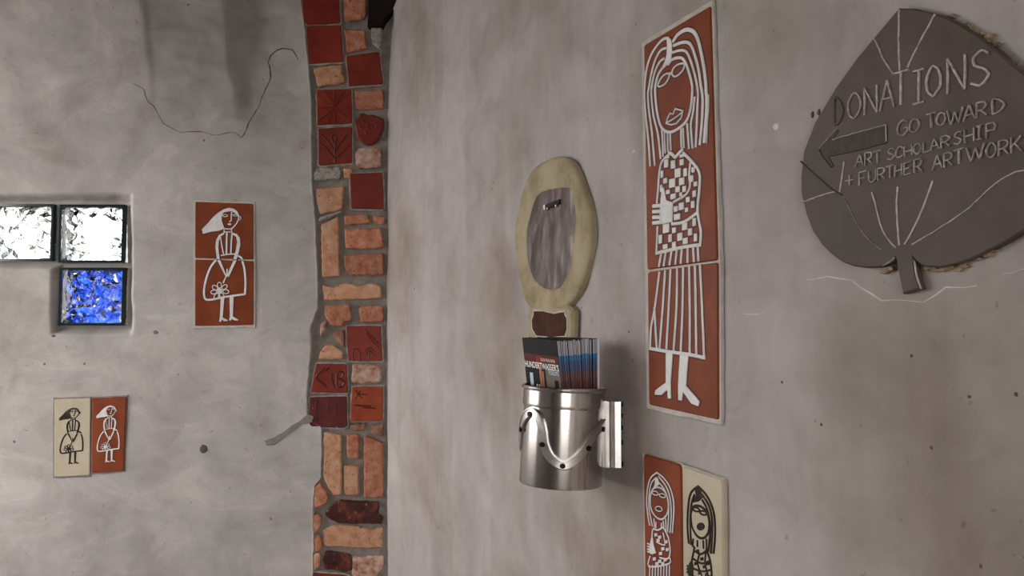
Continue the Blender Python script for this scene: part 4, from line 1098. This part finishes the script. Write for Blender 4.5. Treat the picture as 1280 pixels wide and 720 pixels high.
for x in (0.30, 0.37): cover_patch('lamp_picture', x, 0.072, x + 0.03, 0.076, 'print_white', 0.0003)
def lettering(text, x0, z0, width, height, mat, name):
    cu = bpy.data.curves.new(name, 'FONT'); cu.body = text; cu.extrude = 0.0; cu.size = 1.0; cu.offset = 0.02
    tmp = bpy.data.objects.new(name, cu); COL.objects.link(tmp)
    bpy.context.view_layer.update()
    me = bpy.data.meshes.new_from_object(tmp.evaluated_get(bpy.context.evaluated_depsgraph_get()))
    bpy.data.objects.remove(tmp); 
    xs_ = [v.co.x for v in me.vertices]; ys_ = [v.co.y for v in me.vertices]
    a0, a1, b0, b1 = min(xs_), max(xs_), min(ys_), max(ys_)
    for v in me.vertices:
        x = -BW / 2 + BW * x0 + (v.co.x - a0) / (a1 - a0) * BW * width; z = BH - z0 - height + (v.co.y - b0) / (b1 - b0) * height
        v.co = (x, -0.0009 - 0.0009 * (z / BH) - 0.0004, z)
    me.materials.append(M[mat])
    o = bpy.data.objects.new(name, me); COL.objects.link(o); o.parent = cv0
    return o
lettering("HUNDERTWASSER'S", 0.02, 0.036, 0.96, 0.0105, 'print_white', 'title_lettering')
lettering('KAWAKAWA', 0.50, 0.0285, 0.40, 0.0055, 'print_pink', 'small_lettering')
lettering('TOILETS', 0.68, 0.0475, 0.28, 0.006, 'print_blue', 'small_lettering')

# ------------------------------------------------------------------ the leaf sign
LF = 0.006
leaf = [(1122.8, 10), (1145, 11), (1168, 16.7), (1188, 24), (1204, 33), (1224, 46), (1243, 61), (1279.4, 92), (1308, 126), (1330, 170), (1334, 215), (1322, 250), (1300, 274), (1279, 289), (1258, 302), (1238, 312), (1218, 322), (1199, 329), (1174, 334.5), (1156, 333), (1146, 328), (1141, 322), (1143, 335), (1147, 352), (1150, 361), (1128, 367.5), (1124, 348), (1119, 322), (1111, 329), (1100, 333.5), (1082, 335), (1066, 332.5), (1054, 328), (1039, 318), (1027, 306), (1015, 288), (1007, 267), (1001, 243), (1000.5, 222), (1004, 189), (1018, 153), (1043, 111), (1071, 72), (1096, 42)]
sg = thing('leaf_sign', RW.pt(1138, 368, 0), 'large dark brown leaf-shaped donations sign with raised lettering', 'sign')
b = bmesh.new(); slab(b, RW, [RW.hit(x, y, LF) for x, y in leaf], LF, 0.013, 0.0015); lf = link('leaf_blade', b, 'bronze', sg)
ML = 0.00078
def leaf_line(pts, w, mat, name, h=0.0012, smooth=True):
    b = bmesh.new(); q = [RW.hit(x, y, LF) for x, y in pts]
    if smooth: q = catmull(q, 3)
    q = rough_poly_line(q, 0.006, 0.00025)
    ribbon(b, RW, q, w * ML, LF, h); return link(name, b, mat, sg)
c4 = lambda pts: [(1020 + x / 4.923, y / 4.923) for x, y in pts]
c3 = lambda pts: [(1040 + x / 3.79, 190 + y / 3.79) for x, y in pts]
c1 = lambda pts: [(1000 + x / 4.5, 100 + y / 4.5) for x, y in pts]
for pts, w, m in ((c4([(512, 62), (510, 200), (511, 320), (515, 435)]), 2.4, 'bronze_light'), (c4([(732, 88), (690, 170), (650, 240), (600, 340), (565, 415)]), 2.6, 'bronze_light'), (c4([(360, 240), (390, 300), (420, 370), (450, 415), (475, 450)]), 2.2, 'bronze_light'),
    (c3([(190, 190), (205, 240), (230, 340), (265, 410), (305, 452)]), 2.2, 'bronze_light'), (c3([(312, 165), (308, 280), (320, 442)]), 2.6, 'bronze_light'), (c3([(480, 135), (450, 220), (390, 360), (345, 437)]), 2.6, 'bronze_light'),
    (c3([(380, 440), (480, 380), (620, 290), (700, 220), (770, 155), (850, 105), (910, 88), (1010, 72)]), 1.8, 'bronze_light'), (c3([(55, 208), (100, 300), (160, 400), (232, 462)]), 0.8, 'bronze_worn'), (c3([(58, 45), (50, 110), (38, 190)]), 2.2, 'bronze_light'),
    (c1([(8, 690), (60, 672), (120, 650), (198, 628)]), 2.0, 'bronze_light'), (c1([(6, 458), (50, 500), (100, 545), (140, 580), (190, 622), (240, 648)]), 2.4, 'bronze_dark')):
    leaf_line(pts, w, m, 'vein')
leaf_line([(1142.5, 326), (1146.5, 345), (1151.5, 361)], 1.6, 'bronze_light', 'stalk_edge')
leaf_line([(1118, 322), (1112, 328), (1104, 332)], 1.4, 'bronze_light', 'lobe_edge')
# arrow
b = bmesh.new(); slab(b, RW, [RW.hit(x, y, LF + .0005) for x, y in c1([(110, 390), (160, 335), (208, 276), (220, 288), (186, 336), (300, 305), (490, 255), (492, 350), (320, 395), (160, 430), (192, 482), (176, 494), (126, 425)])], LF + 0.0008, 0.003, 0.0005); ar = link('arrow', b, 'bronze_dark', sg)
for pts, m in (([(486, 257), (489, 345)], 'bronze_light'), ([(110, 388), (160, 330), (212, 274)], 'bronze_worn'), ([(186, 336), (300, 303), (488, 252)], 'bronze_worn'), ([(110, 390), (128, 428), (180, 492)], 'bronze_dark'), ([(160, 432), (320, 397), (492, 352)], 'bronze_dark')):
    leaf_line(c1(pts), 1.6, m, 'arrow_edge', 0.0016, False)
# capital letters as strokes in a unit box
GL = {'D': [[(0, 0), (0, 1), (.6, .9), (1, .6), (1, .35), (.6, .05), (0, 0)]], 'O': [[(.5, 0), (.08, .25), (.05, .7), (.5, 1), (.92, .75), (.95, .3), (.5, 0)]], 'N': [[(0, 0), (0, 1)], [(0, 1), (1, 0)], [(1, 0), (1, 1)]], 'A': [[(0, 0), (.5, 1)], [(.5, 1), (1, 0)], [(.2, .36), (.8, .36)]], 'T': [[(0, 1), (1, 1)], [(.5, 1), (.5, 0)]], 'I': [[(.1, 1), (.9, 1)], [(.5, 1), (.5, 0)], [(.1, 0), (.9, 0)]],
      'S': [[(1, .86), (.6, 1), (.15, .85), (.2, .62), (.8, .42), (.95, .2), (.5, 0), (0, .12)]], 'G': [[(.95, .85), (.5, 1), (.05, .7), (.05, .25), (.5, 0), (.95, .2), (.95, .45), (.55, .45)]], 'W': [[(0, 1), (.25, 0)], [(.25, 0), (.5, .8)], [(.5, .8), (.75, 0)], [(.75, 0), (1, 1)]], 'R': [[(0, 0), (0, 1)], [(0, 1), (.7, .98), (.9, .75), (.7, .5), (0, .48)], [(.4, .48), (1, 0)]],
      'C': [[(.95, .85), (.5, 1), (.05, .7), (.05, .25), (.5, 0), (.95, .15)]], 'H': [[(0, 0), (0, 1)], [(1, 0), (1, 1)], [(0, .5), (1, .5)]], 'L': [[(0, 1), (0, 0)], [(0, 0), (1, 0)]], 'P': [[(0, 0), (0, 1)], [(0, 1), (.75, .98), (.95, .74), (.75, .48), (0, .46)]], 'F': [[(0, 0), (0, 1)], [(0, 1), (1, 1)], [(0, .52), (.75, .52)]], 'U': [[(0, 1), (.05, .25), (.5, 0), (.95, .25), (1, 1)]], 'E': [[(0, 0), (0, 1)], [(0, 1), (1, 1)], [(0, .5), (.8, .5)], [(0, 0), (1, 0)]], 'K': [[(0, 0), (0, 1)], [(.95, 1), (0, .42)], [(.3, .58), (1, 0)]], '+': [[(0, .5), (1, .5)], [(.5, 0), (.5, 1)]]}
TXT = [
 [('D', 137, 168, 290, 395), ('O', 190, 240, 270, 378), ('N', 256, 304, 245, 358), ('A', 315, 372, 222, 340), ('T', 365, 428, 188, 325), ('I', 440, 495, 182, 318), ('O', 497, 554, 165, 292), ('N', 580, 648, 128, 275), ('S', 672, 742, 106, 250)],
 [('G', 385, 425, 378, 442), ('O', 432, 470, 372, 430), ('T', 498, 532, 352, 412), ('O', 537, 574, 348, 402), ('W', 578, 640, 332, 398), ('A', 642, 690, 318, 384), ('R', 694, 735, 306, 368), ('D', 757, 800, 292, 354)],
 [('A', 220, 252, 512, 562), ('R', 258, 287, 503, 555), ('T', 290, 322, 498, 548), ('S', 346, 372, 488, 534), ('C', 378, 408, 482, 527), ('H', 412, 441, 476, 522), ('O', 446, 478, 468, 514), ('L', 486, 510, 460, 504), ('A', 513, 548, 450, 498), ('R', 556, 590, 438, 487), ('S', 606, 636, 424, 474), ('H', 647, 684, 411, 467), ('I', 692, 717, 400, 455), ('P', 733, 769, 388, 447)],
 [('+', 181, 212, 592, 636), ('F', 235, 265, 578, 634), ('U', 273, 301, 572, 622), ('R', 308, 336, 563, 614), ('T', 340, 370, 556, 607), ('H', 376, 402, 550, 600), ('E', 410, 438, 542, 592), ('R', 450, 482, 530, 584), ('A', 522, 560, 514, 572), ('R', 567, 601, 505, 562), ('T', 604, 646, 492, 553), ('W', 655, 725, 476, 543), ('O', 731, 772, 467, 529), ('R', 781, 821, 455, 519), ('K', 830, 872, 440, 508)]]
for wi, word in enumerate(TXT):
    for li, (ch, x0, x1, y0, y1) in enumerate(word):
        b = bmesh.new(); sl = 0.27; hh = (y1 - y0) - sl * (x1 - x0) * 0.5
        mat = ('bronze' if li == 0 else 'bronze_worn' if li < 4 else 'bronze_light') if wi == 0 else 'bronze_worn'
        for st in GL[ch]:
            pts = []
            for u, v in st:
                x = x0 + (x1 - x0) * u; y = y1 - v * hh - sl * (x - x0)
                pts.append((1000 + x / 3.132, 30 + y / 3.132))
            q = [RW.hit(x, y, LF) for x, y in pts]
            if len(q) > 2: q = catmull(q, 3)
            q = rough_poly_line(q, 0.004, 0.0003)
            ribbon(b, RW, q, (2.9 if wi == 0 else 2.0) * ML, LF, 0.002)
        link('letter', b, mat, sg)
# rusty drips of old mortar along the rim of the leaf
rr = random.Random(5)
for (xa, ya), (xb, yb2), k in (((1188, 20), (1243, 55), 16), ((1145, 336), (1200, 333), 14), ((1200, 333), (1250, 308), 10), ((1104, 337), (1116, 334), 4), ((1262, 75), (1280, 90), 4)):
    for i in range(k):
        t = rr.random(); b = bmesh.new(); a0, b0 = RW.hit(xa + (xb - xa) * t + rr.uniform(-4, 4), ya + (yb2 - ya) * t + rr.uniform(-1, 4)); r = rr.uniform(0.0012, 0.0032)
        slab(b, RW, [(a0 + 1.6 * r * math.cos(1.047 * j) * rr.uniform(.6, 1.3), b0 + 0.8 * r * math.sin(1.047 * j) * rr.uniform(.6, 1.3)) for j in range(6)], 0.0012, 0.006, 0.0004)
        link('rust_crumb', b, 'rust', sg)
